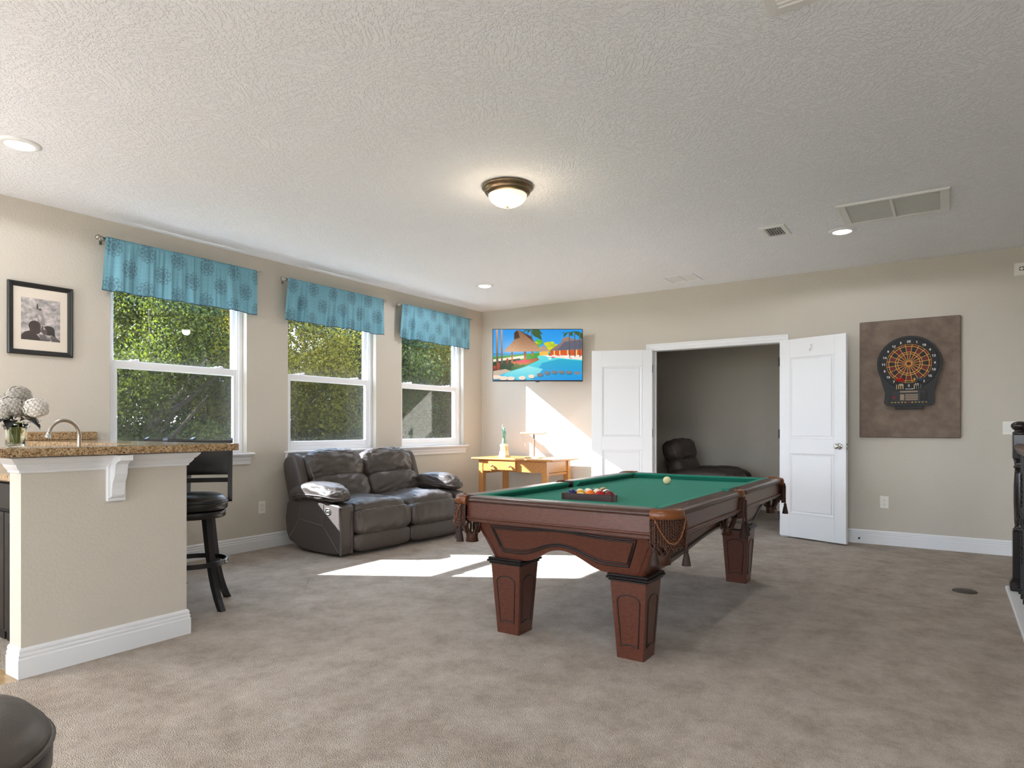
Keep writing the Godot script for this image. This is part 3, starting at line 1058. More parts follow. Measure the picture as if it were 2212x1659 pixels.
func pool_table() -> void:
	var t = thing("pool_table", "mahogany pool table with green cloth and fringed leather pockets", "pool table", Vector3(TX, 0, TZ))
	var mb: MB
	# bed with pocket notches
	var poly = PackedVector2Array()
	poly = PackedVector2Array()
	for q in [[1, 1], [-1, 1], [-1, -1], [1, -1]]:
		var c = Vector2(q[0] * 0.535, q[1] * 1.075)
		var base = atan2(-q[1], -q[0])
		for i in 9:
			var a = base + lerpf(0.95, -0.95, i / 8.0)
			poly.append(c + Vector2(cos(a), sin(a)) * 0.075)
		if q == [-1, 1]:
			for i in 7:
				var a = lerpf(PI / 2, -PI / 2, i / 6.0)
				poly.append(Vector2(-0.565, 0) + Vector2(cos(a), sin(a)) * 0.062)
		if q == [1, -1]:
			for i in 7:
				var a = lerpf(-PI / 2, -PI * 1.5, i / 6.0)
				poly.append(Vector2(0.565, 0) + Vector2(cos(a), sin(a)) * 0.062)
	mb = MB.new()
	mb.ext(poly, 0.0, 0.03, Transform3D(Basis(Vector3(1, 0, 0), Vector3(0, 0, 1), Vector3(0, 1, 0)), Vector3(0, BED - 0.03, 0)))
	put("bed_cloth", mb, M.felt, t)
	mb = MB.new()
	mb.box(Vector3(0, 0.655, 0), Vector3(1.0, 0.05, 2.05))
	put("bed_frame", mb, M.groove, t)
	# rails and cushions
	var rp = PackedVector2Array([Vector2(0.1, 0.73), Vector2(0.004, 0.73), Vector2(-0.002, 0.736), Vector2(-0.002, 0.745), Vector2(0.004, 0.753), Vector2(0.014, 0.758), Vector2(0.03, TOP), Vector2(0.1, TOP)])
	var cp = [Vector2(0.0, TOP), Vector2(0.03, 0.7605), Vector2(0.044, 0.757), Vector2(0.045, 0.75), Vector2(0.02, BED + 0.001), Vector2(0.0, BED + 0.001)]
	var runs = []      # [origin of outer edge, along, inward, from, to, slope at start, slope at end]
	for s in [-1.0, 1.0]:
		runs.append([Vector3(0, 0, s * HZ), Vector3(1, 0, 0), Vector3(0, 0, -s), -0.535, 0.535, 1.0, 1.0])
		runs.append([Vector3(s * HX, 0, 0), Vector3(0, 0, 1), Vector3(-s, 0, 0), 0.055, 1.075, 0.35, 1.0])
		runs.append([Vector3(s * HX, 0, 0), Vector3(0, 0, 1), Vector3(-s, 0, 0), -1.075, -0.055, 1.0, 0.35])
	for r in runs:
		var o: Vector3 = r[0]
		var al: Vector3 = r[1]
		var inn: Vector3 = r[2]
		mb = MB.new()
		# rail with eased ends
		var sec = [[r[3], 0.012, 0.006], [r[3] + 0.012, 0.002, 0.001], [r[3] + 0.03, 0.0, 0.0], [r[4] - 0.03, 0.0, 0.0], [r[4] - 0.012, 0.002, 0.001], [r[4], 0.012, 0.006]]
		mb.smooth(2)
		for i in sec.size() - 1:
			for j in rp.size():
				var k = (j + 1) % rp.size()
				var pt = func(sc: Array, p: Vector2) -> Vector3:
					return o + al * sc[0] + inn * (p.x + sc[1] * (1.0 if p.x < 0.05 else 0.0)) + Vector3(0, p.y - sc[2] * (1.0 if p.y > 0.74 else 0.0), 0)
				mb.smooth(2 if j > 0 and j < rp.size() - 1 else -1)
				mb.face([pt.call(sec[i], rp[j]), pt.call(sec[i], rp[k]), pt.call(sec[i + 1], rp[k]), pt.call(sec[i + 1], rp[j])], (Vector3.UP * (rp[j].y + rp[k].y - 1.49) * 6.0) - inn * (0.1 - (rp[j].x + rp[k].x)) * 8.0)
		mb.flat()
		for e in [0, 5]:
			var ring = []
			for p in rp:
				ring.append(o + al * sec[e][0] + inn * (p.x + sec[e][1] * (1.0 if p.x < 0.05 else 0.0)) + Vector3(0, p.y - sec[e][2] * (1.0 if p.y > 0.74 else 0.0), 0))
			mb.face(ring, al * (-1.0 if e == 0 else 1.0))
		var rail = put("rail", mb, M.rail, t)
		# sights let into the rail
		var n = 3
		for i in n:
			var f: float = lerpf(r[3], r[4], (i + 1.0) / (n + 1.0))
			var d = MB.new()
			d.lathe([Vector2(0.0, 0.0006), Vector2(0.0055, 0.0006), Vector2(0.006, 0.0)], 10, at(o + al * f + inn * 0.062 + Vector3(0, TOP, 0)))
			put("sight", d, mat(rgb(214, 176, 140), 0.3), rail)
		# cushion
		mb = MB.new()
		var pc = func(p: Vector2, e: int) -> Vector3:
			var along: float = r[3] + 0.002 + p.x * r[5] if e == 0 else r[4] - 0.002 - p.x * r[6]
			return o + al * along + inn * (0.1 + p.x) + Vector3(0, p.y, 0)
		for j in cp.size():
			var k = (j + 1) % cp.size()
			var mid = (Vector2(cp[j]) + Vector2(cp[k])) / 2 - Vector2(0.018, 0.742)
			mb.smooth(1 if j < 3 else -1)
			mb.face([pc.call(cp[j], 0), pc.call(cp[k], 0), pc.call(cp[k], 1), pc.call(cp[j], 1)], inn * mid.x + Vector3.UP * mid.y)
		mb.flat()
		for e in 2:
			mb.face(cp.map(func(p): return pc.call(p, e)), al * (-1.0 if e == 0 else 1.0))
		put("cushion", mb, M.felt, t)
		# blind below the rail and its bead
		mb = MB.new()
		var a0: float = r[3] + (0.0 if absf(r[3]) > 0.2 else -0.02)
		var a1: float = r[4] + (0.0 if absf(r[4]) > 0.2 else 0.02)
		var bx = func(b: MB, dep: float, th: float, y0: float, y1: float, bev: float) -> void:
			var c: Vector3 = o + al * ((a0 + a1) / 2) + inn * (dep + th / 2) + Vector3(0, (y0 + y1) / 2, 0)
			b.box(c, (al.abs() * (a1 - a0)) + inn.abs() * th + Vector3(0, y1 - y0, 0), bev)
		bx.call(mb, 0.011, 0.03, 0.63, 0.74, 0.002)
		put("blind", mb, M.mahogany, t)
		mb = MB.new()
		bx.call(mb, -0.002, 0.07, 0.644, 0.655, 0.004)
		bx.call(mb, 0.008, 0.06, 0.634, 0.644, 0.004)
		bx.call(mb, 0.022, 0.05, 0.622, 0.634, 0.003)
		put("bead", mb, M.mahogany, t)
	cabinet(t)
	for sx in [-1.0, 1.0]:
		for sz in [-1.0, 1.0]:
			pool_leg(t, Vector3(sx * 0.362, 0, sz * 0.955))
			corner_pocket(t, sx, sz)
		side_pocket(t, sx)
	balls()

func cabinet(t: Node3D) -> void:
	for k in 4:
		var ends = k < 2
		var s = 1.0 if k % 2 == 0 else -1.0
		var hw0 = 0.545 if ends else 1.105      # half width at the top, at the foot
		var hw1 = 0.445 if ends else 1.045
		var d0 = 1.105 if ends else 0.545
		var d1 = 1.045 if ends else 0.445
		var cut = 0.035
		var foot = 0.245 if ends else 0.835
		var rise = 0.085 if ends else 0.1
		var bottom = func(u: float) -> float:
			var q = absf(u) / foot
			return 0.418 + (rise * (0.5 + 0.5 * cos(PI * minf(q, 1.0))) if q < 1.0 else 0.0)
		var f = func(a: float, v: float, out: float) -> Vector3:      # a -1..1 along, v 0 foot..1 top
			var ub: float = a * (hw1 - cut)
			var yb: float = bottom.call(ub)
			var y = lerpf(yb, 0.63, v)
			var w = (y - 0.418) / 0.212
			var u: float = lerpf(ub, a * (hw0 - cut), w)
			var d: float = lerpf(d1, d0, w) + out
			return Vector3(u, y, d * s) if ends else Vector3(d * s, y, u)
		var mb = MB.new()
		mb.smooth()
		mb.patch(56, 6, func(a: float, v: float) -> Vector3: return f.call(a * 2 - 1, v, 0.0))
		mb.smooth(1)
		mb.patch(56, 1, func(a: float, v: float) -> Vector3: return f.call(a * 2 - 1, 0.0, -0.03 * v))
		mb.smooth(2)
		mb.patch(56, 6, func(a: float, v: float) -> Vector3: return f.call(a * 2 - 1, v, -0.03))
		put("cabinet_side", mb, M.mahogany, t)
		# raised panel with dark mouldings
		for ring in [[0.86, 0.2, 0.86, 0.0055], [0.835, 0.27, 0.8, 0.004]]:
			var path = []
			var A: float = ring[0] if ends else 1.0 - (1.0 - ring[0]) * 0.5
			for i in 41:
				path.append(f.call(lerpf(-A, A, i / 40.0), ring[1], 0.001))
			for i in range(1, 6):
				path.append(f.call(A, lerpf(ring[1], ring[2], i / 5.0), 0.001))
			for i in range(1, 21):
				path.append(f.call(lerpf(A, -A, i / 20.0), ring[2], 0.001))
			for i in range(1, 5):
				path.append(f.call(-A, lerpf(ring[2], ring[1], i / 5.0), 0.001))
			mb = MB.new()
			mb.smooth()
			mb.tube(path, ring[3], 6, Transform3D(), true)
			put("panel_molding", mb, M.groove, t)
	# canted corner posts
	for sx in [-1.0, 1.0]:
		for sz in [-1.0, 1.0]:
			var mb = MB.new()
			var c = func(w: float, e: int) -> Vector3:
				var y = lerpf(0.418, 0.63, w)
				var hx = lerpf(0.445, 0.545, w)
				var hz = lerpf(1.045, 1.105, w)
				var q: Vector3 = [Vector3(hx - 0.033, y, hz + 0.001), Vector3(hx - 0.012, y, hz - 0.004), Vector3(hx - 0.004, y, hz - 0.012), Vector3(hx + 0.001, y, hz - 0.033)][e]
				return Vector3(q.x * sx, q.y, q.z * sz)
			for e in 3:
				mb.face([c.call(0.0, e), c.call(0.0, e + 1), c.call(1.0, e + 1), c.call(1.0, e)], Vector3(sx, 0, sz))
			mb.face([c.call(0.0, 0), c.call(0.0, 1), c.call(0.0, 2), c.call(0.0, 3)], Vector3.DOWN)
			put("corner_post", mb, M.mahogany, t)

func pool_leg(t: Node3D, p: Vector3) -> void:
	var leg = MB.new()
	var hs = [[0.0, 0.071], [0.012, 0.0715], [0.385, 0.096]]
	for i in 2:
		for k in 4:
			var b = Basis(Vector3.UP, k * PI / 2)
			var y0: float = hs[i][0]
			var y1: float = hs[i + 1][0]
			var h0: float = hs[i][1]
			var h1: float = hs[i + 1][1]
			var ch = 0.004
			leg.face([p + b * Vector3(-h0 + ch, y0, h0), p + b * Vector3(h0 - ch, y0, h0), p + b * Vector3(h1 - ch, y1, h1), p + b * Vector3(-h1 + ch, y1, h1)], b.z)
			leg.face([p + b * Vector3(h0 - ch, y0, h0), p + b * Vector3(h0, y0, h0 - ch), p + b * Vector3(h1, y1, h1 - ch), p + b * Vector3(h1 - ch, y1, h1)], b.z + b.x)
	var o = put("leg", leg, M.mahogany, t)
	var mb = MB.new()
	mb.box(p + Vector3(0, 0.389, 0), Vector3(0.206, 0.01, 0.206), 0.003)
	mb.box(p + Vector3(0, 0.402, 0), Vector3(0.228, 0.012, 0.228), 0.005)
	mb.box(p + Vector3(0, 0.414, 0), Vector3(0.216, 0.012, 0.216), 0.004)
	put("cap", mb, M.espresso, o)
	# arched panel lines on the four faces
	for k in 4:
		var b = Basis(Vector3.UP, k * PI / 2)
		var g = func(a: float, y: float) -> Vector3:
			var h = lerpf(0.0715, 0.096, (y - 0.012) / 0.373)
			return p + b * Vector3(a * (h - 0.03), y, h + 0.0005)
		var path = []
		for i in 9:
			var a = lerpf(-1.0, 1.0, i / 8.0)
			path.append(g.call(a, 0.062 + 0.012 * cos(a * PI / 2)))
		for i in range(1, 8):
			path.append(g.call(1.0, lerpf(0.062, 0.285, i / 7.0)))
		for i in range(1, 13):
			var a = PI * i / 12
			path.append(g.call(cos(a), 0.285 + 0.035 * sin(a)))
		for i in range(1, 7):
			path.append(g.call(-1.0, lerpf(0.285, 0.062, i / 7.0)))
		mb = MB.new()
		mb.smooth()
		mb.tube(path, 0.0032, 6, Transform3D(), true)
		put("panel_line", mb, M.groove, o)

func tassel(parent: Node3D, top: Vector3, cord: float, size := 1.0) -> void:
	var mb = MB.new()
	mb.smooth()
	for k in 2:
		var path = []
		for i in 25:
			var a = i * 0.9 + k * PI
			path.append(top + Vector3(cos(a) * 0.003, -cord * i / 24.0, sin(a) * 0.003))
		mb.tube(path, 0.0034, 6)
	put("cord", mb, M.strap, parent)
	mb = MB.new()
	mb.ball(top + Vector3(0, -cord - 0.008 * size, 0), 0.011 * size, 10)
	mb.smooth(3)
	var y0 = top.y - cord - 0.012 * size
	mb.patch(30, 6, func(u: float, v: float) -> Vector3:
		var a = u * TAU
		var r = (lerpf(0.008, 0.021, pow(v, 0.7)) + 0.0018 * sin(a * 15.0) * v) * size
		return Vector3(top.x + cos(a) * r, y0 - v * 0.062 * size, top.z + sin(a) * r))
	mb.face(range(14).map(func(i): return Vector3(top.x + cos(i * TAU / 14) * 0.02 * size, y0 - 0.06 * size, top.z + sin(i * TAU / 14) * 0.02 * size)), Vector3.DOWN)
	put("tassel", mb, M.tassel, parent)

func pocket_net(parent: Node3D, c: Vector3, r: float, y0: float, y1: float) -> void:      # slotted leather cup
	var mb = MB.new()
	for k in 10:
		var a = TAU * k / 10
		var path = []
		for i in 6:
			var v = i / 5.0
			var rr = lerpf(r, r * 0.55, pow(v, 0.8)) + 0.006 * sin(v * PI)
			var aa = a + (0.22 if k % 2 == 0 else -0.22) * v * (1.0 - v) * 3.0
			path.append(c + Vector3(cos(aa) * rr, lerpf(y0, y1 + 0.035, v), sin(aa) * rr))
		mb.smooth()
		mb.tube(path, 0.0075, 5)
	mb.smooth(4)
	mb.lathe([Vector2(r * 0.58, 0.035), Vector2(r * 0.52, 0.015), Vector2(r * 0.62, -0.012), Vector2(r * 0.5, -0.014), Vector2(0, 0.0)], 18, at(Vector3(c.x, y1, c.z)))
	put("net", mb, M.strap, parent)

func corner_pocket(t: Node3D, sx: float, sz: float) -> void:
	var o = Node3D.new()
	o.name = "corner_pocket"
	t.add_child(o, true)
	o.position = Vector3(sx * 0.545, 0, sz * 1.085)
	var A = func(a: float, r: float, y: float) -> Vector3:       # a 0..1 round the outer corner, from the end rail to the side rail
		var w = lerpf(PI * 0.5 + 0.16, -0.16, a)
		return Vector3(cos(w) * r * sx, y, sin(w) * r * sz)
	# moulded leather collar
	var mb = MB.new()
	mb.smooth()
	var prof = [Vector2(0.062, 0.715), Vector2(0.06, 0.75), Vector2(0.066, 0.764), Vector2(0.082, 0.767), Vector2(0.1, 0.762), Vector2(0.108, 0.748), Vector2(0.109, 0.728), Vector2(0.102, 0.715)]
	mb.patch(20, prof.size() - 1, func(u: float, v: float) -> Vector3:
		var p: Vector2 = prof[roundi(v * (prof.size() - 1))]
		return A.call(u, p.x, p.y))
	mb.flat()
	for e in [0.0, 1.0]:
		mb.face(prof.map(func(p): return A.call(e, p.x, p.y)), A.call(e, 0.1, 0.0) - A.call(0.5, 0.1, 0.0))
	put("collar", mb, M.pocket_leather, o)
	# dark liner of the hole
	mb = MB.new()
	mb.smooth()
	mb.patch(28, 2, func(u: float, v: float) -> Vector3: return Vector3(cos(u * TAU) * 0.06, lerpf(0.742 if sin(u * TAU) * sz + cos(u * TAU) * sx > -0.3 else 0.715, 0.62, v), sin(u * TAU) * 0.06))
	put("liner", mb, M.groove, o)
	# woven shield: twisted strands side by side
	mb = MB.new()
	mb.smooth()
	for k in 17:
		var a = lerpf(0.03, 0.97, k / 16.0)
		var low = 0.575 + 0.02 * absf(sin(k * 2.1)) + 0.02 * pow(absf(a - 0.5) * 2.0, 2.0)
		for q in 2:
			var path = []
			for i in 27:
				var y = lerpf(0.72, low, i / 26.0)
				var ph = i * 1.15 + q * PI
				path.append(A.call(a + sin(ph) * 0.016, 0.106 + cos(ph) * 0.0035, y))
			mb.tube(path, 0.0042, 5)
	put("woven_shield", mb, M.strap, o)
	# swag of twisted cord
	mb = MB.new()
	mb.smooth()
	for q in 2:
		var path = []
		for i in 57:
			var a = i / 56.0
			var sag = 0.728 - 0.115 * sin(a * PI)
			var ph = i * 0.9 + q * PI
			path.append(A.call(lerpf(0.12, 0.95, a), 0.114 + cos(ph) * 0.003, sag + sin(ph) * 0.003))
		mb.tube(path, 0.0035, 6)
	put("swag_cord", mb, M.pocket_leather, o)
	tassel(o, A.call(0.14, 0.116, 0.71), 0.12)
	tassel(o, A.call(0.93, 0.118, 0.71), 0.13)
	pocket_net(o, Vector3(0.01 * sx, 0, 0.01 * sz), 0.062, 0.62, 0.515)

func side_pocket(t: Node3D, sx: float) -> void:
	var o = Node3D.new()
	o.name = "side_pocket"
	t.add_child(o, true)
	o.position = Vector3(sx * 0.565, 0, 0)
	var mb = MB.new()
	mb.smooth()
	var prof = [Vector2(0.055, 0.715), Vector2(0.053, 0.75), Vector2(0.058, 0.764), Vector2(0.068, 0.766), Vector2(0.078, 0.76), Vector2(0.081, 0.74), Vector2(0.079, 0.715)]
	var A = func(a: float, r: float, y: float) -> Vector3:
		var w = lerpf(-0.95, 0.95, a)
		return Vector3(cos(w) * r * sx, y, sin(w) * r)
	mb.patch(16, prof.size() - 1, func(u: float, v: float) -> Vector3:
		var p: Vector2 = prof[roundi(v * (prof.size() - 1))]
		return A.call(u, p.x, p.y))
	mb.flat()
	for e in [0.0, 1.0]:
		mb.face(prof.map(func(p): return A.call(e, p.x, p.y)), Vector3(0, 0, e - 0.5))
	put("collar", mb, M.pocket_leather, o)
	mb = MB.new()
	mb.smooth()
	mb.patch(24, 2, func(u: float, v: float) -> Vector3: return Vector3(cos(u * TAU) * 0.053, lerpf(0.735 if cos(u * TAU) * sx > -0.3 else 0.715, 0.6, v), sin(u * TAU) * 0.053))
	put("liner", mb, M.groove, o)
	mb = MB.new()
	mb.smooth()
	for k in 9:
		var a = lerpf(0.12, 0.88, k / 8.0)
		for q in 2:
			var path = []
			for i in 23:
				var ph = i * 1.15 + q * PI
				path.append(A.call(a + sin(ph) * 0.03, 0.079 + cos(ph) * 0.0035, lerpf(0.72, 0.6, i / 22.0)))
			mb.tube(path, 0.0042, 5)
	put("woven_shield", mb, M.strap, o)
	tassel(o, A.call(0.3, 0.09, 0.7), 0.13, 1.1)
	tassel(o, A.call(0.7, 0.09, 0.7), 0.135, 1.1)
	pocket_net(o, Vector3(-0.02 * sx, 0, 0), 0.056, 0.6, 0.5)

func ball_mesh(c: Color, stripe: bool) -> ArrayMesh:
	var mb = MB.new()
	mb.smooth()
	var ring = [-90.0, -70.0, -50.0, -33.0, -20.0, -7.0, 7.0, 20.0, 33.0, 50.0, 70.0, 90.0]
	var ivory = rgb(240, 228, 196).srgb_to_linear()
	for i in ring.size() - 1:
		var mid: float = (ring[i] + ring[i + 1]) / 2
		mb.color(ivory if stripe and absf(mid) > 33.0 else c.srgb_to_linear())
		var prof = []
		for q in 2:
			var a = deg_to_rad(ring[i + q])
			prof.append(Vector2(0.0 if absf(ring[i + q]) > 89.0 else cos(a) * 0.0286, sin(a) * 0.0286))
		mb.lathe(prof, 28)
	# number disc
	mb.color(ivory)
	var me = mb.done()
	return me

func balls() -> void:
	var bm = mat(Color.WHITE, 0.08)
	bm.vertex_color_use_as_albedo = true
	var cols = {"yellow": rgb(222, 168, 40), "blue": rgb(32, 44, 100), "red": rgb(176, 22, 30), "purple": rgb(70, 36, 86), "orange": rgb(236, 110, 24), "green": rgb(18, 92, 60), "maroon": rgb(110, 24, 30), "black": rgb(16, 16, 18)}
	# the cue ball
	var cue = put("cue_ball", ball_mesh(rgb(238, 222, 170), false), bm)
	cue.position = Vector3(3.64, BED + 0.0286, 2.66)
	meta(cue, "ivory cue ball lying alone on the green cloth", "billiard ball")
	# rack
	var yaw = deg_to_rad(4.0)
	var base = Vector3(3.648, BED, 3.925)
	var r = 0.0287
	var side = 4.0 * 2.0 * r + 2.0 * r * 1.732
	var rack = thing("ball_rack", "dark wooden triangle rack around the billiard balls", "rack", base, yaw)
	var mb = MB.new()
	var pts = []
	var hh = side * 0.866
	var corners = [Vector2(-side / 2, 0), Vector2(side / 2, 0), Vector2(0, -hh)]
	for i in 3:
		var c: Vector2 = corners[i]
		var prev: Vector2 = corners[(i + 2) % 3]
		var next: Vector2 = corners[(i + 1) % 3]
		var d0 = (prev - c).normalized()
		var d1 = (next - c).normalized()
		var p0 = c + d0 * 0.026
		var p1 = c + d1 * 0.026
		for k in 5:
			var q = k / 4.0
			var e = p0.lerp(p1, q).lerp(c, 0.45 * (1.0 - absf(q - 0.5) * 2.0))
			pts.append(Vector3(e.x, 0, e.y))
	mb.mold([Vector2(-0.001, 0), Vector2(-0.001, 0.035), Vector2(-0.003, 0.038), Vector2(-0.009, 0.038), Vector2(-0.011, 0.035), Vector2(-0.011, 0)], pts, Vector3.UP, true)
	put("triangle_frame", mb, mat(rgb(58, 28, 20), 0.4), rack)
	# front row of five, then four, three, two, one
	var order = [["blue", false], ["yellow", true], ["orange", false], ["red", false], ["maroon", false], ["maroon", true], ["blue", true], ["purple", true], ["black", false], ["green", true], ["red", true], ["orange", true], ["green", false], ["purple", false], ["yellow", false]]
	var rows = ["front row", "second row", "middle row", "fourth row", "apex"]
	var k = 0
	var rng = RandomNumberGenerator.new()
	rng.seed = 5
	for row in 5:
		for i in 5 - row:
			var it: Array = order[k]
			var b = put("billiard_ball", ball_mesh(cols[it[0]], it[1]), bm)
			var p = Vector3((i - (4 - row) / 2.0) * 2.0 * r, 0.0286, -r * 1.0 - 0.0005 - row * r * 1.732)
			b.position = rack.position + Basis(Vector3.UP, yaw) * p
			b.rotation = Vector3(rng.randf_range(-0.5, 0.5) + (PI / 2 if it[1] and row == 0 else 0.3), rng.randf_range(-1, 1), rng.randf_range(-0.4, 0.4))
			meta(b, ("ivory billiard ball with %s stripe" if it[1] else "plain %s billiard ball") % it[0] + " in the " + rows[row] + " of the rack", "billiard ball", "racked billiard balls")
			k += 1

# ------------------------------------------------------------------ leather loveseat
func seam(parent: Node3D, pts: Array, r := 0.0025) -> void:
	var mb = MB.new()
	mb.smooth()
	mb.tube(pts, r, 5)
	put("seam", mb, M.thread, parent)

func sofa() -> void:
	# local axes: +x along the width (towards the desk), +z to the front
	var s = thing("loveseat", "dark brown leather reclining loveseat with two seats under the window", "sofa", Vector3(0.0, 0, 0))
	s.position = Vector3(0.585, 0, 2.535)
	s.rotation.y = deg_to_rad(87.5)
	var hw = 0.855
	var wr = noise(9.0, 3, FastNoiseLite.TYPE_SIMPLEX_SMOOTH, 3)
	var wr2 = noise(4.0, 2, FastNoiseLite.TYPE_SIMPLEX_SMOOTH, 9)
	var mb: MB
	for sd in [-1.0, 1.0]:
		# side body: profile in (z, y), drawn out across
		var poly = PackedVector2Array([Vector2(-0.30, 0.09), Vector2(-0.1, 0.03), Vector2(0.1, 0.02), Vector2(0.30, 0.022), Vector2(0.425, 0.03), Vector2(0.43, 0.1), Vector2(0.425, 0.44), Vector2(0.40, 0.455), Vector2(-0.2, 0.52), Vector2(-0.33, 0.44), Vector2(-0.36, 0.3), Vector2(-0.345, 0.17)])
		mb = MB.new()
		var T = Transform3D(Basis(Vector3(0, 0, 1), Vector3(0, 1, 0), Vector3(sd, 0, 0)), Vector3(sd * (hw - 0.17), 0, 0))
		mb.ext(poly, 0.0, 0.15, T, 0.012)
		put("side_panel", mb, M.leather_side, s)
		var X = sd * (hw - 0.0185)
		seam(s, [Vector3(X, 0.5, -0.12), Vector3(X, 0.3, -0.14), Vector3(X, 0.13, -0.28)])
		seam(s, [Vector3(X, 0.3, -0.14), Vector3(X, 0.265, 0.2), Vector3(X, 0.45, 0.21)])
		seam(s, [Vector3(X, 0.265, 0.2), Vector3(X, 0.05, 0.41)])
		# front post roll
		mb = MB.new()
		mb.smooth()
		mb.tube([Vector3(sd * (hw - 0.03), 0.03, 0.428), Vector3(sd * (hw - 0.03), 0.44, 0.428)], 0.012, 8)
		mb.tube([Vector3(sd * (hw - 0.15), 0.03, 0.428), Vector3(sd * (hw - 0.15), 0.40, 0.428)], 0.009, 8)
		put("front_piping", mb, M.leather, s)
		# arm pad
		mb = MB.new()
		mb.puff(Vector3(sd * (hw - 0.095), 0.545, 0.05), Vector3(0.25, 0.135, 0.72), 3.2, 22, func(q: Vector3, p: Vector3) -> Vector3:
			p.y += 0.035 * (1.0 - q.z * q.z) * maxf(q.y, 0.0) - 0.05 * maxf(0.0, q.z - 0.55) - 0.05 * maxf(0.0, -q.z - 0.2)
			var edge = maxf(absf(q.z), absf(q.x))
			p += q * 0.018 * wr.get_noise_3d(p.x * 1.3, p.y * 2.0, p.z * 0.9) * smoothstep(0.35, 1.0, edge)
			p.y += 0.006 * wr2.get_noise_3d(p.x, p.y, p.z * 1.5)
			return p)
		put("arm_pad", mb, M.leather, s)
		var ring = []
		for i in 33:
			var a = TAU * i / 32
			var cz = signf(cos(a)) * pow(absf(cos(a)), 0.55)
			var cx = signf(sin(a)) * pow(absf(sin(a)), 0.55)
			ring.append(Vector3(sd * (hw - 0.095) + cx * 0.127, 0.535 - 0.045 * maxf(0.0, cz - 0.5) - 0.05 * maxf(0.0, -cz - 0.2), 0.05 + cz * 0.362))
		mb = MB.new()
		mb.smooth()
		mb.tube(ring, 0.0055, 6)
		put("piping", mb, M.leather, s)
		# recline latch on the outer side
		mb = MB.new()
		mb.smooth()
		mb.lathe([Vector2(0, 0.003), Vector2(0.03, 0.003), Vector2(0.036, 0.006), Vector2(0.04, 0.004), Vector2(0.04, 0.0)], 20, Transform3D(Basis(Vector3.FORWARD, PI / 2 * sd) * Basis.from_scale(Vector3(0.8, 1, 1)), Vector3(sd * (hw - 0.02), 0.395, 0.27)))
		mb.flat()
		mb.box(Vector3(sd * (hw - 0.016), 0.395, 0.27), Vector3(0.012, 0.022, 0.04), 0.004)
		put("recline_latch", mb, M.steel, s)
	# frame block under the seats
	mb = MB.new()
	mb.box(Vector3(0, 0.2, -0.02), Vector3(1.4, 0.28, 0.78), 0.02)
	put("base", mb, M.leather_side, s)
	for sd in [-1.0, 1.0]:
		var cx: float = sd * 0.345
		# seat cushion rolling over the front
		mb = MB.new()
		mb.puff(Vector3(cx, 0.375, 0.10), Vector3(0.685, 0.18, 0.74), 4.5, 26, func(q: Vector3, p: Vector3) -> Vector3:
			p.y += 0.03 * (1.0 - q.x * q.x) * maxf(q.y, 0.0) - 0.015 * maxf(0.0, -q.z)
			p.y += maxf(q.y, 0.0) * (0.016 * wr2.get_noise_3d(p.x * 1.2, 0, p.z * 1.2) + 0.012 * wr.get_noise_3d(p.x * 1.8, 3.0, p.z * 0.6))
			p += q * 0.005 * wr.get_noise_3d(p.x * 3.0, p.y * 0.6, p.z)
			return p)
		put("seat_cushion", mb, M.leather, s)
		# padded front (footrest closed)
		mb = MB.new()
		mb.puff(Vector3(cx, 0.295, 0.41), Vector3(0.685, 0.25, 0.15), 4.0, 24, func(q: Vector3, p: Vector3) -> Vector3:
			p.z += maxf(q.z, 0.0) * (0.02 * (1.0 - q.y * q.y) + 0.014 * wr.get_noise_3d(p.x * 3.2, p.y * 0.5, 1.0))
			return p)
		put("footrest_pad", mb, M.leather, s)
		mb = MB.new()
		mb.puff(Vector3(cx, 0.115, 0.405), Vector3(0.685, 0.17, 0.14), 5.0, 18, func(q: Vector3, p: Vector3) -> Vector3:
			p.z += maxf(q.z, 0.0) * 0.006 * wr.get_noise_3d(p.x * 3.2, p.y * 0.5, 5.0)
			return p)
		put("front_panel", mb, M.leather, s)
		for e in [-1.0, 1.0]:
			var z = []
			for i in 9:
				z.append(Vector3(cx + e * 0.235, 0.478 - 0.004 * i, 0.12 + i * 0.03))
			seam(s, z)
		# backrest: head pillow over lumbar pad, leaning back
		var tilt = Transform3D(Basis(Vector3.RIGHT, deg_to_rad(-18.0)), Vector3(0, 0.42, -0.2))
		mb = MB.new()
		mb.puff(Vector3(cx, 0.10, 0.035), Vector3(0.69, 0.30, 0.28), 3.6, 24, func(q: Vector3, p: Vector3) -> Vector3:
			p.z += maxf(q.z, 0.0) * (0.02 * (1.0 - q.x * q.x) + 0.016 * wr.get_noise_3d(p.x * 1.2, p.y * 2.6, 2.0))
			return p, tilt)
		put("lumbar_pad", mb, M.leather, s)
		mb = MB.new()
		mb.puff(Vector3(cx, 0.33, 0.0), Vector3(0.70, 0.36, 0.31), 3.0, 30, func(q: Vector3, p: Vector3) -> Vector3:
			var f = maxf(q.z, 0.0)
			p.z += f * (0.035 * (1.0 - q.x * q.x) + 0.024 * wr.get_noise_3d(p.x * 0.9 + p.y * 0.9, p.y * 2.2, 7.0)) - 0.03 * f * maxf(0.0, -q.y)
			p.y += maxf(q.y, 0.0) * 0.018 * wr.get_noise_3d(p.x * 2.4, 4.0, p.z * 2.0)
			p += q * 0.008 * wr.get_noise_3d(p.x * 2.0, p.y * 2.0, p.z) * smoothstep(0.5, 1.0, absf(q.x))
			return p, tilt)
		put("head_pillow", mb, M.leather, s)
		# outer wing of the back with its seam
		mb = MB.new()
		mb.puff(Vector3(sd * (hw - 0.125), 0.2, -0.05), Vector3(0.12, 0.58, 0.24), 4.0, 14, null, tilt)
		put("back_wing", mb, M.leather_side, s)
		var w = []
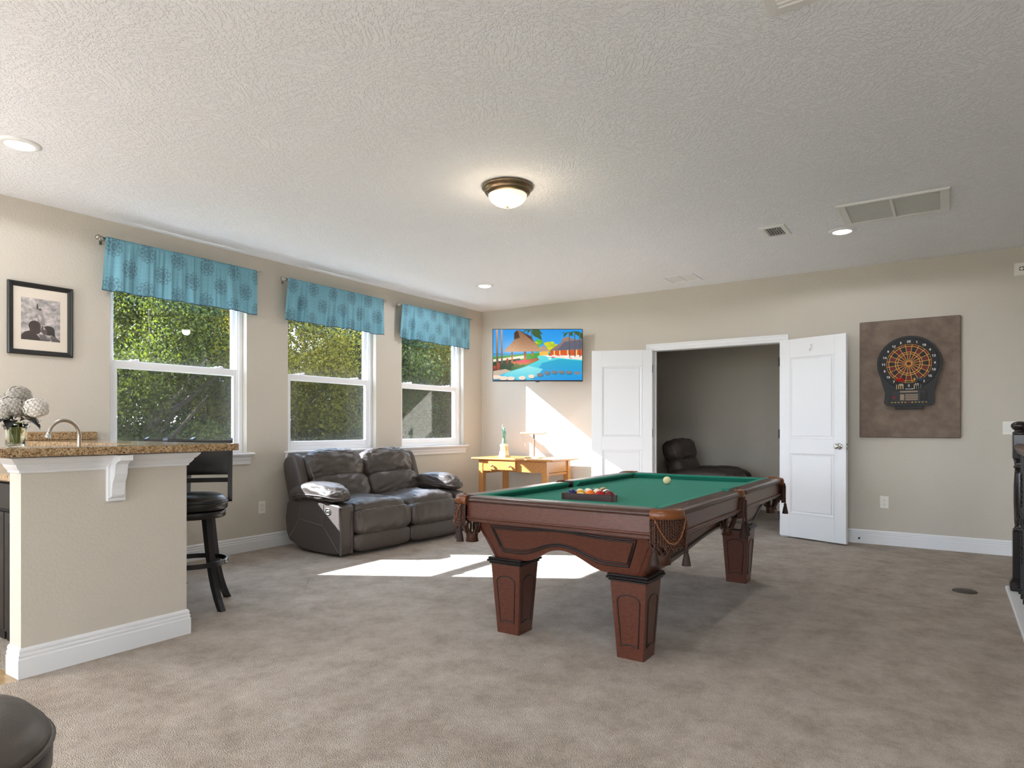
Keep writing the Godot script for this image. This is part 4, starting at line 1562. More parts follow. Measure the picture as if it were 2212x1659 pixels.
		for i in 12:
			w.append(tilt * Vector3(sd * 0.668, 0.03 + i * 0.037, 0.135 - 0.0006 * i * i))
		seam(s, w, 0.003)
		# hard back shell
		mb = MB.new()
		mb.puff(Vector3(sd * 0.36, 0.17, -0.15), Vector3(0.78, 0.66, 0.08), 7.0, 8, null, tilt)
		put("back_shell", mb, M.leather_side, s)

# ------------------------------------------------------------------ bar, kitchenette corner, stools
const BAR_TOP := 1.045

func bar() -> void:
	# half wall, L-shaped
	var mb = MB.new()
	mb.box(Vector3(1.79, 0.49, 5.64), Vector3(0.125, 0.98, 0.775))
	mb.box(Vector3(0.865, 0.49, 5.315), Vector3(1.73, 0.98, 0.125))
	struct("wall_bar", mb, M.wall, "greige half wall carrying the bar top")
	# skirting and crown round it
	mb = MB.new()
	var pts = [Vector3(0.02, 0, 5.2525), Vector3(1.8525, 0, 5.2525), Vector3(1.8525, 0, 6.0275), Vector3(1.7275, 0, 6.0275)]
	base_run(mb, pts)
	struct("baseboard_bar", mb, M.white, "white moulded skirting round the bar wall")
	mb = MB.new()
	var crown = [Vector2(0, -0.072), Vector2(0.006, -0.072), Vector2(0.010, -0.066), Vector2(0.010, -0.06), Vector2(0.018, -0.052), Vector2(0.026, -0.04), Vector2(0.028, -0.032), Vector2(0.036, -0.026), Vector2(0.046, -0.014), Vector2(0.052, -0.006), Vector2(0.052, 0.0), Vector2(0, 0.0)]
	mb.mold(crown, pts.map(func(v): return v + Vector3(0, 1.0, 0)), Vector3.UP)
	struct("trim_4", mb, M.white, "white crown moulding under the bar top")
	# corbel
	var o = thing("corbel", "white scrolled bracket holding up the granite bar top", "bracket", Vector3(1.8525, 0, 5.625))
	mb = MB.new()
	mb.box(Vector3(0.009, 0.885, 0), Vector3(0.018, 0.235, 0.092), 0.004)
	put("back_plate", mb, M.white, o)
	mb = MB.new()
	var prof = PackedVector2Array([Vector2(0.016, 1.0), Vector2(0.016, 0.79), Vector2(0.026, 0.788), Vector2(0.034, 0.8), Vector2(0.036, 0.83), Vector2(0.042, 0.86), Vector2(0.056, 0.885), Vector2(0.064, 0.905), Vector2(0.066, 0.935), Vector2(0.072, 0.955), Vector2(0.092, 0.968), Vector2(0.118, 0.974), Vector2(0.118, 1.0)])
	mb.ext(prof, -0.03, 0.03, Transform3D(), 0.003)
	put("scroll", mb, M.white, o)
	mb = MB.new()
	mb.smooth()
	mb.ball(Vector3(0.02, 0.95, 0.036), 0.006, 8)
	mb.ball(Vector3(0.02, 0.79, 0.036), 0.006, 8)
	put("screw_plug", mb, M.white, o)
	# granite bar top, L-shaped, overhanging
	var g = MB.new()
	var top = PackedVector2Array([Vector2(0.012, 5.0), Vector2(1.945, 5.0), Vector2(1.965, 5.008), Vector2(1.975, 5.03), Vector2(1.975, 6.25), Vector2(1.67, 6.25), Vector2(1.67, 5.42), Vector2(0.012, 5.42)])
	g.ext(top, 0.0, 0.038, Transform3D(Basis(Vector3(1, 0, 0), Vector3(0, 0, 1), Vector3(0, 1, 0)), Vector3(0, BAR_TOP - 0.038, 0)), 0.006)
	var gt = put("granite_counter", g, M.granite)
	meta(gt, "speckled tan granite bar top on the half wall", "countertop")
	# small board between crown and granite
	mb = MB.new()
	mb.box(Vector3(1.79, 0.994, 5.64), Vector3(0.14, 0.026, 0.8))
	mb.box(Vector3(0.86, 0.994, 5.315), Vector3(1.7, 0.026, 0.14))
	struct("trim_5", mb, M.white, "white board on the half wall")
	g = MB.new()
	g.box(Vector3(0.022, BAR_TOP + 0.03, 5.13), Vector3(0.022, 0.06, 0.46), 0.006)
	meta(put("backsplash", g, M.granite), "low granite upstand against the wall behind the faucet", "backsplash")
	# lower counter and cabinets
	g = MB.new()
	g.box(Vector3(0.86, 0.895, 5.69), Vector3(1.71, 0.036, 0.62), 0.006)
	meta(put("lower_counter", g, M.granite), "lower granite counter of the kitchenette behind the bar", "countertop")
	for k in 3:
		var x0: float = 0.02 + k * 0.565
		var c = thing("base_cabinet", ["dark wood base cabinet against the wall with the framed photograph", "dark wood base cabinet in the middle of the kitchenette", "dark wood base cabinet against the end of the bar wall"][k], "cabinet", Vector3(x0 + 0.282, 0, 5.67), 0, "kitchenette base cabinets")
		mb = MB.new()
		mb.box(Vector3(0, 0.49, -0.01), Vector3(0.56, 0.77, 0.54), 0.002)
		mb.box(Vector3(0, 0.05, -0.05), Vector3(0.54, 0.1, 0.46))
		put("carcass", mb, M.cabinet, c)
		mb = MB.new()
		mb.box(Vector3(0, 0.795, 0.271), Vector3(0.545, 0.13, 0.02), 0.004)
		put("drawer", mb, M.cabinet, c)
		for s in [-1.0, 1.0]:
			mb = MB.new()
			mb.mold([Vector2(0, 0), Vector2(0, 0.02), Vector2(0.05, 0.02), Vector2(0.056, 0.014), Vector2(0.056, 0)], [Vector3(s * 0.138 - 0.133, 0.13, 0.262), Vector3(s * 0.138 + 0.133, 0.13, 0.262), Vector3(s * 0.138 + 0.133, 0.715, 0.262), Vector3(s * 0.138 - 0.133, 0.715, 0.262)], Vector3(0, 0, 1), true)
			mb.box(Vector3(s * 0.138, 0.4225, 0.268), Vector3(0.16, 0.48, 0.012))
			put("door", mb, M.cabinet, c)
	faucet()
	vase()
	stools()

func faucet() -> void:
	var o = thing("faucet", "brushed nickel gooseneck faucet behind the bar", "faucet", Vector3(1.1, 0.913, 5.47))
	var mb = MB.new()
	mb.smooth()
	mb.lathe([Vector2(0, 0), Vector2(0.026, 0), Vector2(0.026, 0.008), Vector2(0.018, 0.02), Vector2(0.014, 0.05), Vector2(0.013, 0.06)], 20)
	put("base", mb, M.nickel, o)
	mb = MB.new()
	mb.smooth()
	var path = []
	for i in 6:
		path.append(Vector3(0, 0.05 + i * 0.026, 0.004 * sin(i * 0.5)))
	for i in range(1, 21):
		var a = PI * i / 20 * 0.94
		path.append(Vector3(0, 0.18 + sin(a) * 0.085, 0.004 + (1.0 - cos(a)) * 0.078))
	mb.tube(path, 0.0105, 12)
	put("spout", mb, M.nickel, o)
	mb = MB.new()
	mb.smooth()
	var e: Vector3 = path[-1]
	var d: Vector3 = (path[-1] - path[-2]).normalized()
	mb.tube([e, e + d * 0.012, e + d * 0.02, e + d * 0.032], [0.012, 0.013, 0.0155, 0.018], 14)
	put("nozzle", mb, M.steel, o)
	mb = MB.new()
	mb.smooth()
	mb.tube([Vector3(0.014, 0.04, 0), Vector3(0.06, 0.055, 0)], [0.007, 0.005], 10)
	put("lever", mb, M.nickel, o)

func vase() -> void:
	var base = Vector3(1.74, BAR_TOP, 6.01)
	var o = thing("glass_vase", "clear flared glass vase on the bar top", "vase", base)
	var mb = MB.new()
	mb.smooth()
	mb.lathe([Vector2(0, 0.001), Vector2(0.034, 0.001), Vector2(0.038, 0.012), Vector2(0.038, 0.05), Vector2(0.041, 0.08), Vector2(0.05, 0.108), Vector2(0.0475, 0.108), Vector2(0.0385, 0.08), Vector2(0.0345, 0.05), Vector2(0.0335, 0.012), Vector2(0, 0.01)], 32)
	put("glass_body", mb, M.solid_glass, o)
	var f = thing("bouquet", "bouquet of white and grey hydrangeas, roses and dark leaves in the vase", "flowers", base)
	var rng = RandomNumberGenerator.new()
	rng.seed = 21
	mb = MB.new()
	mb.smooth()
	for k in 26:
		var a = rng.randf() * TAU
		var r0 = rng.randf() * 0.022
		var r1 = rng.randf_range(0.02, 0.036)
		var b = a + rng.randf_range(-1.2, 1.2)
		mb.tube([Vector3(cos(a) * r0, 0.014, sin(a) * r0), Vector3(cos(b) * r0 * 1.1, 0.05, sin(b) * r0 * 1.1), Vector3(cos(b) * r1, 0.115, sin(b) * r1)], rng.randf_range(0.002, 0.0035), 5)
	put("stems", mb, mat(rgb(118, 128, 40), 0.45), f)
	# broad dark leaves
	for q in [[0.15, 0.075, -0.9, 0.13], [0.12, 0.05, 0.6, 0.12], [0.13, 0.06, 1.9, 0.13], [0.125, 0.06, 3.0, 0.14], [0.13, 0.06, 4.3, 0.16], [0.14, 0.06, -0.55, 0.115]]:
		mb = MB.new()
		mb.smooth()
		var T = Transform3D(Basis(Vector3.UP, q[2]), Vector3(0, q[3], 0))
		mb.patch(10, 6, func(u: float, v: float) -> Vector3:
			var w = sin(u * PI) * 0.032 * (1.0 - 0.25 * u)
			return T * Vector3(0.02 + u * q[0] * 0.8, 0.02 * sin(u * 2.6) - 0.05 * u * u + 0.008 * absf(v - 0.5), (v - 0.5) * 2.0 * w))
		put("leaf", mb, mat(rgb(38, 38, 36), 0.5), f)
	# flower heads: florets of four petals packed on a ball
	var whites = [mat(rgb(226, 220, 210), 0.7), mat(rgb(196, 190, 180), 0.7), mat(rgb(176, 170, 160), 0.7)]
	var heads = [[Vector3(0.02, 0.185, 0.02), 0.052, 1], [Vector3(0.075, 0.18, -0.055), 0.05, 0], [Vector3(-0.02, 0.235, -0.02), 0.05, 2], [Vector3(-0.06, 0.19, 0.05), 0.05, 0], [Vector3(-0.05, 0.17, -0.06), 0.046, 1], [Vector3(0.03, 0.16, 0.075), 0.045, 0]]
	for h in heads:
		mb = MB.new()
		mb.smooth()
		for k in 150:
			var y = 1.0 - 2.0 * (k + 0.5) / 150.0
			if y < -0.6:
				continue
			var a = k * 2.39996
			var n = Vector3(cos(a) * sqrt(1 - y * y), y, sin(a) * sqrt(1 - y * y))
			var t1 = n.cross(Vector3(0.3, 1, 0.2)).normalized()
			var t2 = n.cross(t1)
			var c: Vector3 = h[0] + n * h[1] * rng.randf_range(0.92, 1.06)
			var sp = rng.randf() * TAU
			for p in 4:
				var d = t1 * cos(sp + p * PI / 2) + t2 * sin(sp + p * PI / 2)
				var e = n.cross(d)
				var L: float = h[1] * 0.17
				mb.quad(c, c + d * L * 0.6 + e * L * 0.5 + n * L * 0.25, c + d * L * 1.1 + n * L * rng.randf_range(0.05, 0.4), c + d * L * 0.6 - e * L * 0.5 + n * L * 0.25)
		mb.ball(h[0], h[1] * 0.86, 12)
		put("flower_head", mb, whites[h[2]], f)
	mb = MB.new()
	for k in 90:
		var a = rng.randf() * TAU
		var r = rng.randf_range(0.04, 0.1)
		mb.ball(Vector3(cos(a) * r, rng.randf_range(0.105, 0.15) - r * 0.12, sin(a) * r), rng.randf_range(0.0022, 0.0042), 6)
	put("filler_buds", mb, mat(rgb(224, 220, 212), 0.7), f, "stuff")

func stools() -> void:
	var s = thing("bar_stool", "black wooden swivel bar stool with padded back at the bar end, facing the room", "bar stool", Vector3(1.355, 0, 4.925), 0, "bar stools")
	s.rotation.y = atan2(0.79, 0.61)
	var H = 0.725
	var mb = MB.new()
	# legs: square, splayed, sabre-curved
	for k in 4:
		var a = PI / 4 + k * PI / 2
		var d = Vector3(sin(a), 0, cos(a))
		var e = Vector3(cos(a), 0, -sin(a))
		var leg = MB.new()
		var prev = []
		for i in 9:
			var v = i / 8.0
			var y = lerpf(H - 0.165, 0.0, v)
			var r = 0.125 + 0.075 * v + 0.06 * pow(v, 4.0)
			var w = lerpf(0.021, 0.017, v)
			var ring = []
			for q in [[-1, -1], [1, -1], [1, 1], [-1, 1]]:
				ring.append(d * (r + q[0] * w) + e * q[1] * w + Vector3(0, y, 0))
			if i > 0:
				for q in 4:
					var q2 = (q + 1) % 4
					leg.face([prev[q], prev[q2], ring[q2], ring[q]], (prev[q] + prev[q2]) / 2 - d * r - Vector3(0, y, 0))
			else:
				leg.face(ring, Vector3.UP)
			prev = ring
		leg.face(prev, Vector3.DOWN)
		put("leg", leg, M.black_wood, s)
	# flat foot ring
	mb = MB.new()
	mb.smooth()
	var R = 0.205
	mb.patch(48, 1, func(u: float, v: float) -> Vector3: return Vector3(cos(u * TAU) * R, 0.27 + v * 0.03, sin(u * TAU) * R))
	mb.smooth(1)
	mb.patch(48, 1, func(u: float, v: float) -> Vector3: return Vector3(cos(u * TAU) * (R - 0.012), 0.27 + v * 0.03, sin(u * TAU) * (R - 0.012)))
	mb.smooth(2)
	mb.patch(48, 1, func(u: float, v: float) -> Vector3: return Vector3(cos(u * TAU) * (R - 0.012 * v), 0.30, sin(u * TAU) * (R - 0.012 * v)))
	mb.smooth(3)
	mb.patch(48, 1, func(u: float, v: float) -> Vector3: return Vector3(cos(u * TAU) * (R - 0.012 * v), 0.27, sin(u * TAU) * (R - 0.012 * v)))
	put("foot_ring", mb, M.black_wood, s)
	mb = MB.new()
	mb.smooth()
	mb.lathe([Vector2(R + 0.0005, 0.271), Vector2(R + 0.002, 0.272), Vector2(R + 0.002, 0.299), Vector2(R + 0.0005, 0.3)], 14, Transform3D(), -0.35, 0.35)
	put("kick_plate", mb, M.steel, s)
	seat_top(s, H, M.black_leather)
	# back: two posts, two rails, pad
	for e in [-1.0, 1.0]:
		mb = MB.new()
		var post = PackedVector2Array([Vector2(-0.205, H - 0.085), Vector2(-0.175, H - 0.085), Vector2(-0.165, H - 0.07), Vector2(-0.175, H + 0.06), Vector2(-0.2, H + 0.22), Vector2(-0.23, H + 0.325), Vector2(-0.262, H + 0.34), Vector2(-0.262, H + 0.335), Vector2(-0.24, H + 0.2), Vector2(-0.215, H + 0.05), Vector2(-0.208, H - 0.06)])
		mb.ext(post, -0.013, 0.013, Transform3D(Basis(Vector3(0, 0, 1), Vector3(0, 1, 0), Vector3(-1, 0, 0)), Vector3(e * 0.2, 0, 0)), 0.003)
		put("back_post", mb, M.black_wood, s)
	var back = func(x: float, y: float, off: float) -> Vector3:
		var q = (y - H) / 0.33
		return Vector3(x, y, -0.19 - 0.055 * q * q - 0.02 * (1.0 - pow(x / 0.2, 2.0)) + off)
	mb = MB.new()
	mb.smooth()
	for sgn in [0.018, -0.012]:
		mb.patch(20, 12, func(u: float, v: float) -> Vector3:
			var x = (u - 0.5) * 0.372
			var puffy = 0.012 * sqrt(maxf(0.0, sin(u * PI) * sin(v * PI)))
			return back.call(x, H + 0.095 + v * 0.18, sgn * 0.5 + puffy * signf(sgn)))
	put("back_pad", mb, M.black_leather, s)
	for q in [[H + 0.27, 0.055], [H + 0.045, 0.03]]:
		mb = MB.new()
		mb.smooth()
		for f in 4:
			mb.smooth(f)
			mb.patch(20, 1, func(u: float, v: float) -> Vector3:
				var x = (u - 0.5) * 0.385
				var yo: float = [0.0, q[1], q[1] * v, q[1] * v][f]
				var zo: float = [lerpf(-0.011, 0.011, v), lerpf(-0.011, 0.011, v), 0.011, -0.011][f]
				return back.call(x, q[0] + yo, zo))
		put("back_rail", mb, M.black_wood, s)
	var c = copy(s, "black wooden swivel bar stool with padded back beside the wall under the window")
	c.position = Vector3(0.62, 0, 4.86)
	c.rotation.y = atan2(0.35, 0.94)
	# the stool at the edge of the view, only its round seat shows
	var n = thing("round_stool", "backless round stool with brown leather swivel seat in the open room", "stool", Vector3(4.126, 0, 6.996))
	for ch in s.get_children():
		if String(ch.name).begins_with("leg") or String(ch.name) == "foot_ring":
			var d = ch.duplicate()
			n.add_child(d, true)
			d.position.y = 0.0
	seat_top(n, 0.725, M.brown_leather)

func seat_top(s: Node3D, H: float, lm: Material) -> void:
	var mb = MB.new()
	mb.smooth()
	mb.lathe([Vector2(0.0, H), Vector2(0.08, H - 0.002), Vector2(0.14, H - 0.008), Vector2(0.178, H - 0.022), Vector2(0.196, H - 0.042), Vector2(0.202, H - 0.056), Vector2(0.198, H - 0.062)], 56)
	put("seat_cushion", mb, lm, s)
	mb = MB.new()
	mb.smooth()
	var ring = []
	for i in 48:
		ring.append(Vector3(cos(TAU * i / 48) * 0.202, H - 0.058, sin(TAU * i / 48) * 0.202))
	mb.tube(ring, 0.0045, 6, Transform3D(), true)
	put("piping", mb, lm, s)
	mb = MB.new()
	mb.smooth()
	mb.lathe([Vector2(0, H - 0.06), Vector2(0.2, H - 0.06), Vector2(0.203, H - 0.066), Vector2(0.202, H - 0.1), Vector2(0.196, H - 0.106), Vector2(0.185, H - 0.107), Vector2(0.0, H - 0.107)], 56)
	put("seat_ring", mb, M.espresso, s)
	mb = MB.new()
	mb.smooth()
	mb.lathe([Vector2(0.1, H - 0.106), Vector2(0.1, H - 0.114), Vector2(0.186, H - 0.114), Vector2(0.192, H - 0.12), Vector2(0.19, H - 0.152), Vector2(0.182, H - 0.158), Vector2(0.0, H - 0.158)], 56)
	put("swivel_ring", mb, M.espresso, s)

# ------------------------------------------------------------------ writing desk with figurine and lamp
func desk() -> void:
	var d = thing("writing_desk", "pine writing desk with one drawer in the room corner", "desk", Vector3(0.96, 0, 0.41))
	var mb = MB.new()
	var hx = 0.59
	var hz = 0.33
	mb.box(Vector3(0, 0.747, 0), Vector3(2 * hx, 0.026, 2 * hz), 0.009)
	put("desk_top", mb, M.pine, d)
	for sx in [-1.0, 1.0]:
		for sz in [-1.0, 1.0]:
			mb = MB.new()
			mb.box(Vector3(sx * (hx - 0.13), 0.367, sz * (hz - 0.07)), Vector3(0.065, 0.734, 0.065), 0.004)
			put("leg", mb, M.pine, d)
		mb = MB.new()
		mb.box(Vector3(sx * (hx - 0.13), 0.665, 0), Vector3(0.03, 0.135, 0.47), 0.002)
		put("side_apron", mb, M.pine, d)
		mb = MB.new()
		mb.box(Vector3(sx * (hx - 0.13), 0.575, 0), Vector3(0.024, 0.03, 0.47), 0.002)
		put("stretcher", mb, M.pine, d)
	for sz in [-1.0, 1.0]:
		mb = MB.new()
		mb.box(Vector3(0, 0.665, sz * (hz - 0.055)), Vector3(2 * hx - 0.32, 0.135, 0.024), 0.002)
		put("apron", mb, M.pine, d)
	mb = MB.new()
	mb.box(Vector3(-0.12, 0.668, hz - 0.022), Vector3(0.4, 0.105, 0.04), 0.004)
	var dr = put("drawer", mb, M.pine, d)
	for s in [-1.0, 1.0]:
		mb = MB.new()
		mb.smooth()
		mb.lathe([Vector2(0.006, 0), Vector2(0.006, 0.012), Vector2(0.014, 0.018), Vector2(0.017, 0.026), Vector2(0.014, 0.034), Vector2(0, 0.037)], 18, Transform3D(Basis(Vector3.RIGHT, PI / 2), Vector3(-0.12 + s * 0.13, 0.668, hz - 0.002)))
		put("knob", mb, mat(rgb(200, 176, 140), 0.25, {"metallic": 0.6}), dr)
	figurine(Vector3(0.695, 0.76, 0.47))
	desk_lamp(Vector3(1.15, 0.76, 0.49))

func figurine(p: Vector3) -> void:
	var o = thing("statuette", "green robed figure with one raised arm on a cream stepped pedestal", "statuette", p)
	var cream = mat(rgb(224, 204, 158), 0.6)
	var mb = MB.new()
	mb.box(Vector3(0, 0.006, 0), Vector3(0.118, 0.012, 0.118), 0.003)
	mb.box(Vector3(0, 0.018, 0), Vector3(0.104, 0.014, 0.104), 0.003)
	put("plinth", mb, mat(rgb(190, 170, 130), 0.6), o)
	mb = MB.new()
	var st = [[0.024, 0.047], [0.055, 0.042], [0.06, 0.045], [0.066, 0.045], [0.072, 0.037], [0.135, 0.033], [0.138, 0.039], [0.15, 0.04], [0.156, 0.034], [0.168, 0.03]]
	for i in st.size() - 1:
		for k in 4:
			var b = Basis(Vector3.UP, k * PI / 2)
			var h0: float = st[i][1]
			var h1: float = st[i + 1][1]
			mb.face([b * Vector3(-h0, st[i][0], h0), b * Vector3(h0, st[i][0], h0), b * Vector3(h1, st[i + 1][0], h1), b * Vector3(-h1, st[i + 1][0], h1)], b.z)
	mb.box(Vector3(0, 0.166, 0), Vector3(0.05, 0.006, 0.05))
	put("pedestal", mb, cream, o)
	mb = MB.new()
	for k in 4:
		var b = Basis(Vector3.UP, k * PI / 2)
		for i in 4:
			mb.box(Vector3(-0.0165 + i * 0.011, 0.105, 0.0365), Vector3(0.004, 0.05, 0.006), 0.001, Transform3D(b, Vector3.ZERO))
	put("pilasters", mb, cream, o)
	# one continuous draped body
	var green = mat(rgb(112, 156, 132), 0.55)
	mb = MB.new()
	mb.smooth()
	var bones = [[Vector3(0, 0.17, 0), Vector3(0, 0.25, 0), 0.026, 0.02], [Vector3(0, 0.25, 0), Vector3(0.002, 0.315, 0), 0.02, 0.021], [Vector3(0.002, 0.32, 0), Vector3(0.002, 0.345, 0), 0.011, 0.008], [Vector3(0.002, 0.357, 0.001), Vector3(0.002, 0.362, 0.001), 0.0125, 0.012],
		[Vector3(-0.016, 0.322, 0), Vector3(-0.024, 0.352, 0), 0.009, 0.0065], [Vector3(-0.024, 0.352, 0), Vector3(-0.025, 0.385, 0), 0.0062, 0.0045], [Vector3(0.018, 0.318, 0), Vector3(0.026, 0.288, 0.006), 0.009, 0.0075], [Vector3(0.026, 0.288, 0.006), Vector3(0.014, 0.278, 0.02), 0.007, 0.006]]
	blob(mb, bones, 0.0042, func(q: Vector3, dd: float) -> float:
		var a = atan2(q.z, q.x)
		return dd + (0.0016 * sin(a * 9.0 + q.y * 60.0) if q.y < 0.3 else 0.0))
	put("figure", mb, green, o)
	mb = MB.new()
	mb.smooth()
	mb.lathe([Vector2(0, 0.38), Vector2(0.004, 0.383), Vector2(0.0055, 0.392), Vector2(0.004, 0.396), Vector2(0.0, 0.415)], 10, at(Vector3(-0.025, 0, 0)))
	put("torch", mb, green, o)
	mb = MB.new()
	mb.box(Vector3(0.03, 0.288, 0.012), Vector3(0.008, 0.034, 0.022), 0.001, at(Vector3.ZERO, 0, 0, 0.0))
	put("tablet", mb, green, o)
	mb = MB.new()
	mb.smooth()
	mb.lathe([Vector2(0.0125, 0.362), Vector2(0.0145, 0.368), Vector2(0.0135, 0.37), Vector2(0.011, 0.366)], 16, at(Vector3(0.002, 0, 0.001)))
	put("headband", mb, green, o)

func blob(mb: MB, bones: Array, cell: float, shape = null) -> void:      # surface net of joined tapered capsules
	var lo = Vector3.INF
	var hi = -Vector3.INF
	for b in bones:
		for e in 2:
			lo = lo.min(b[e] - Vector3.ONE * (b[2 + e] + cell * 3))
			hi = hi.max(b[e] + Vector3.ONE * (b[2 + e] + cell * 3))
	var n = Vector3i(((hi - lo) / cell).ceil()) + Vector3i.ONE
	var field = PackedFloat32Array()
	field.resize(n.x * n.y * n.z)
	for z in n.z:
		for y in n.y:
			for x in n.x:
				var p = lo + Vector3(x, y, z) * cell
				var d = 1.0
				for b in bones:
					var ab: Vector3 = b[1] - b[0]
					var t = clampf((p - b[0]).dot(ab) / ab.length_squared(), 0.0, 1.0)
					var q: float = p.distance_to(b[0] + ab * t) - lerpf(b[2], b[3], t)
					var k = cell * 1.6
					var h = maxf(k - absf(d - q), 0.0) / k
					d = minf(d, q) - h * h * k * 0.25
				if shape != null:
					d = shape.call(p, d)
				field[x + n.x * (y + n.y * z)] = d
	var idx = {}
	var F = func(x: int, y: int, z: int) -> float: return field[x + n.x * (y + n.y * z)]
	for z in n.z - 1:
		for y in n.y - 1:
			for x in n.x - 1:
				var sum = Vector3.ZERO
				var cnt = 0
				var v = []
				for k in 8:
					v.append(F.call(x + (k & 1), y + ((k >> 1) & 1), z + (k >> 2)))
				for e in [[0, 1], [2, 3], [4, 5], [6, 7], [0, 2], [1, 3], [4, 6], [5, 7], [0, 4], [1, 5], [2, 6], [3, 7]]:
					var a: float = v[e[0]]
					var b: float = v[e[1]]
					if (a < 0) != (b < 0):
						var t = a / (a - b)
						var pa = Vector3(e[0] & 1, (e[0] >> 1) & 1, e[0] >> 2)
						var pb = Vector3(e[1] & 1, (e[1] >> 1) & 1, e[1] >> 2)
						sum += pa.lerp(pb, t)
						cnt += 1
				if cnt:
					idx[Vector3i(x, y, z)] = lo + (Vector3(x, y, z) + sum / cnt) * cell
	for z in range(1, n.z - 1):
		for y in range(1, n.y - 1):
			for x in range(1, n.x - 1):
				var a: float = F.call(x, y, z)
				for ax in 3:
					var d = Vector3i.ZERO
					d[ax] = 1
					var b: float = F.call(x + d.x, y + d.y, z + d.z)
					if (a < 0) == (b < 0):
						continue
					var u = Vector3i.ZERO
					var w = Vector3i.ZERO
					u[(ax + 1) % 3] = 1
					w[(ax + 2) % 3] = 1
					var c = Vector3i(x, y, z)
					var q = [c - u - w, c - w, c, c - u]
					if q.all(func(e): return idx.has(e)):
						var pts = q.map(func(e): return idx[e])
						if a < 0:
							mb.quad(pts[0], pts[1], pts[2], pts[3])
						else:
							mb.quad(pts[3], pts[2], pts[1], pts[0])

func desk_lamp(p: Vector3) -> void:
	var o = thing("desk_lamp", "slim bar-headed desk lamp on a bronze stem, beside the statuette", "lamp", p)
	var cream = mat(rgb(214, 190, 150), 0.35, {"metallic": 0.3})
	var mb = MB.new()
	mb.box(Vector3(0, 0.009, 0), Vector3(0.2, 0.018, 0.12), 0.007)
	put("base", mb, cream, o)
	mb = MB.new()
	mb.box(Vector3(0, 0.155, 0), Vector3(0.02, 0.28, 0.02), 0.003)
	put("stem", mb, mat(rgb(104, 78, 58), 0.35), o)
	mb = MB.new()
	mb.box(Vector3(0, 0.303, 0.015), Vector3(0.345, 0.02, 0.085), 0.008, at(Vector3.ZERO, 0.0))
	put("lamp_head", mb, cream, o)
	mb = MB.new()
	mb.box(Vector3(0, 0.291, 0.015), Vector3(0.31, 0.005, 0.05), 0.001)
	put("diffuser", mb, mat(rgb(230, 228, 220), 0.5), o)
	for s in [-1.0, 1.0]:
		mb = MB.new()
		mb.smooth()
		mb.tube([Vector3(s * 0.145, 0.295, 0.04), Vector3(s * 0.12, 0.21, 0.045), Vector3(s * 0.09, 0.15, 0.045)], 0.0012, 5)
		put("pull_chain", mb, M.bronze, o)

# ------------------------------------------------------------------ things on the walls
func fill_poly(im: Image, pts: Array, c: Color, c2 = null, grain := 0.0, rng: RandomNumberGenerator = null) -> void:      # points in 0..1
	var w = im.get_width()
	var h = im.get_height()
	var y0 = 1e9
	var y1 = -1e9
	for p in pts:
		y0 = minf(y0, p.y)
		y1 = maxf(y1, p.y)
	for y in range(maxi(0, int(y0 * h)), mini(h - 1, int(y1 * h)) + 1):
		var xs = []
		var fy = (y + 0.5) / h
		for i in pts.size():
			var a: Vector2 = pts[i]
			var b: Vector2 = pts[(i + 1) % pts.size()]
			if (a.y <= fy) != (b.y <= fy):
				xs.append(a.x + (fy - a.y) / (b.y - a.y) * (b.x - a.x))
		xs.sort()
		var col = c if c2 == null else c.lerp(c2, (fy - y0) / maxf(1e-6, y1 - y0))
		for i in range(0, xs.size() - 1, 2):
			for x in range(maxi(0, roundi(xs[i] * w)), mini(w, roundi(xs[i + 1] * w))):
				var k = col
				if grain > 0.0:
					var g = rng.randf_range(-grain, grain)
					k = Color(clampf(col.r + g, 0, 1), clampf(col.g + g, 0, 1), clampf(col.b + g, 0, 1))
				im.set_pixel(x, y, k)

func oval(cx: float, cy: float, rx: float, ry: float, n := 20) -> Array:
	var o = []
	for i in n:
		o.append(Vector2(cx + cos(TAU * i / n) * rx, cy + sin(TAU * i / n) * ry))
	return o

func px(a: Array) -> Array:
	var o = []
	for i in range(0, a.size(), 2):
		o.append(Vector2(a[i], a[i + 1]))
	return o

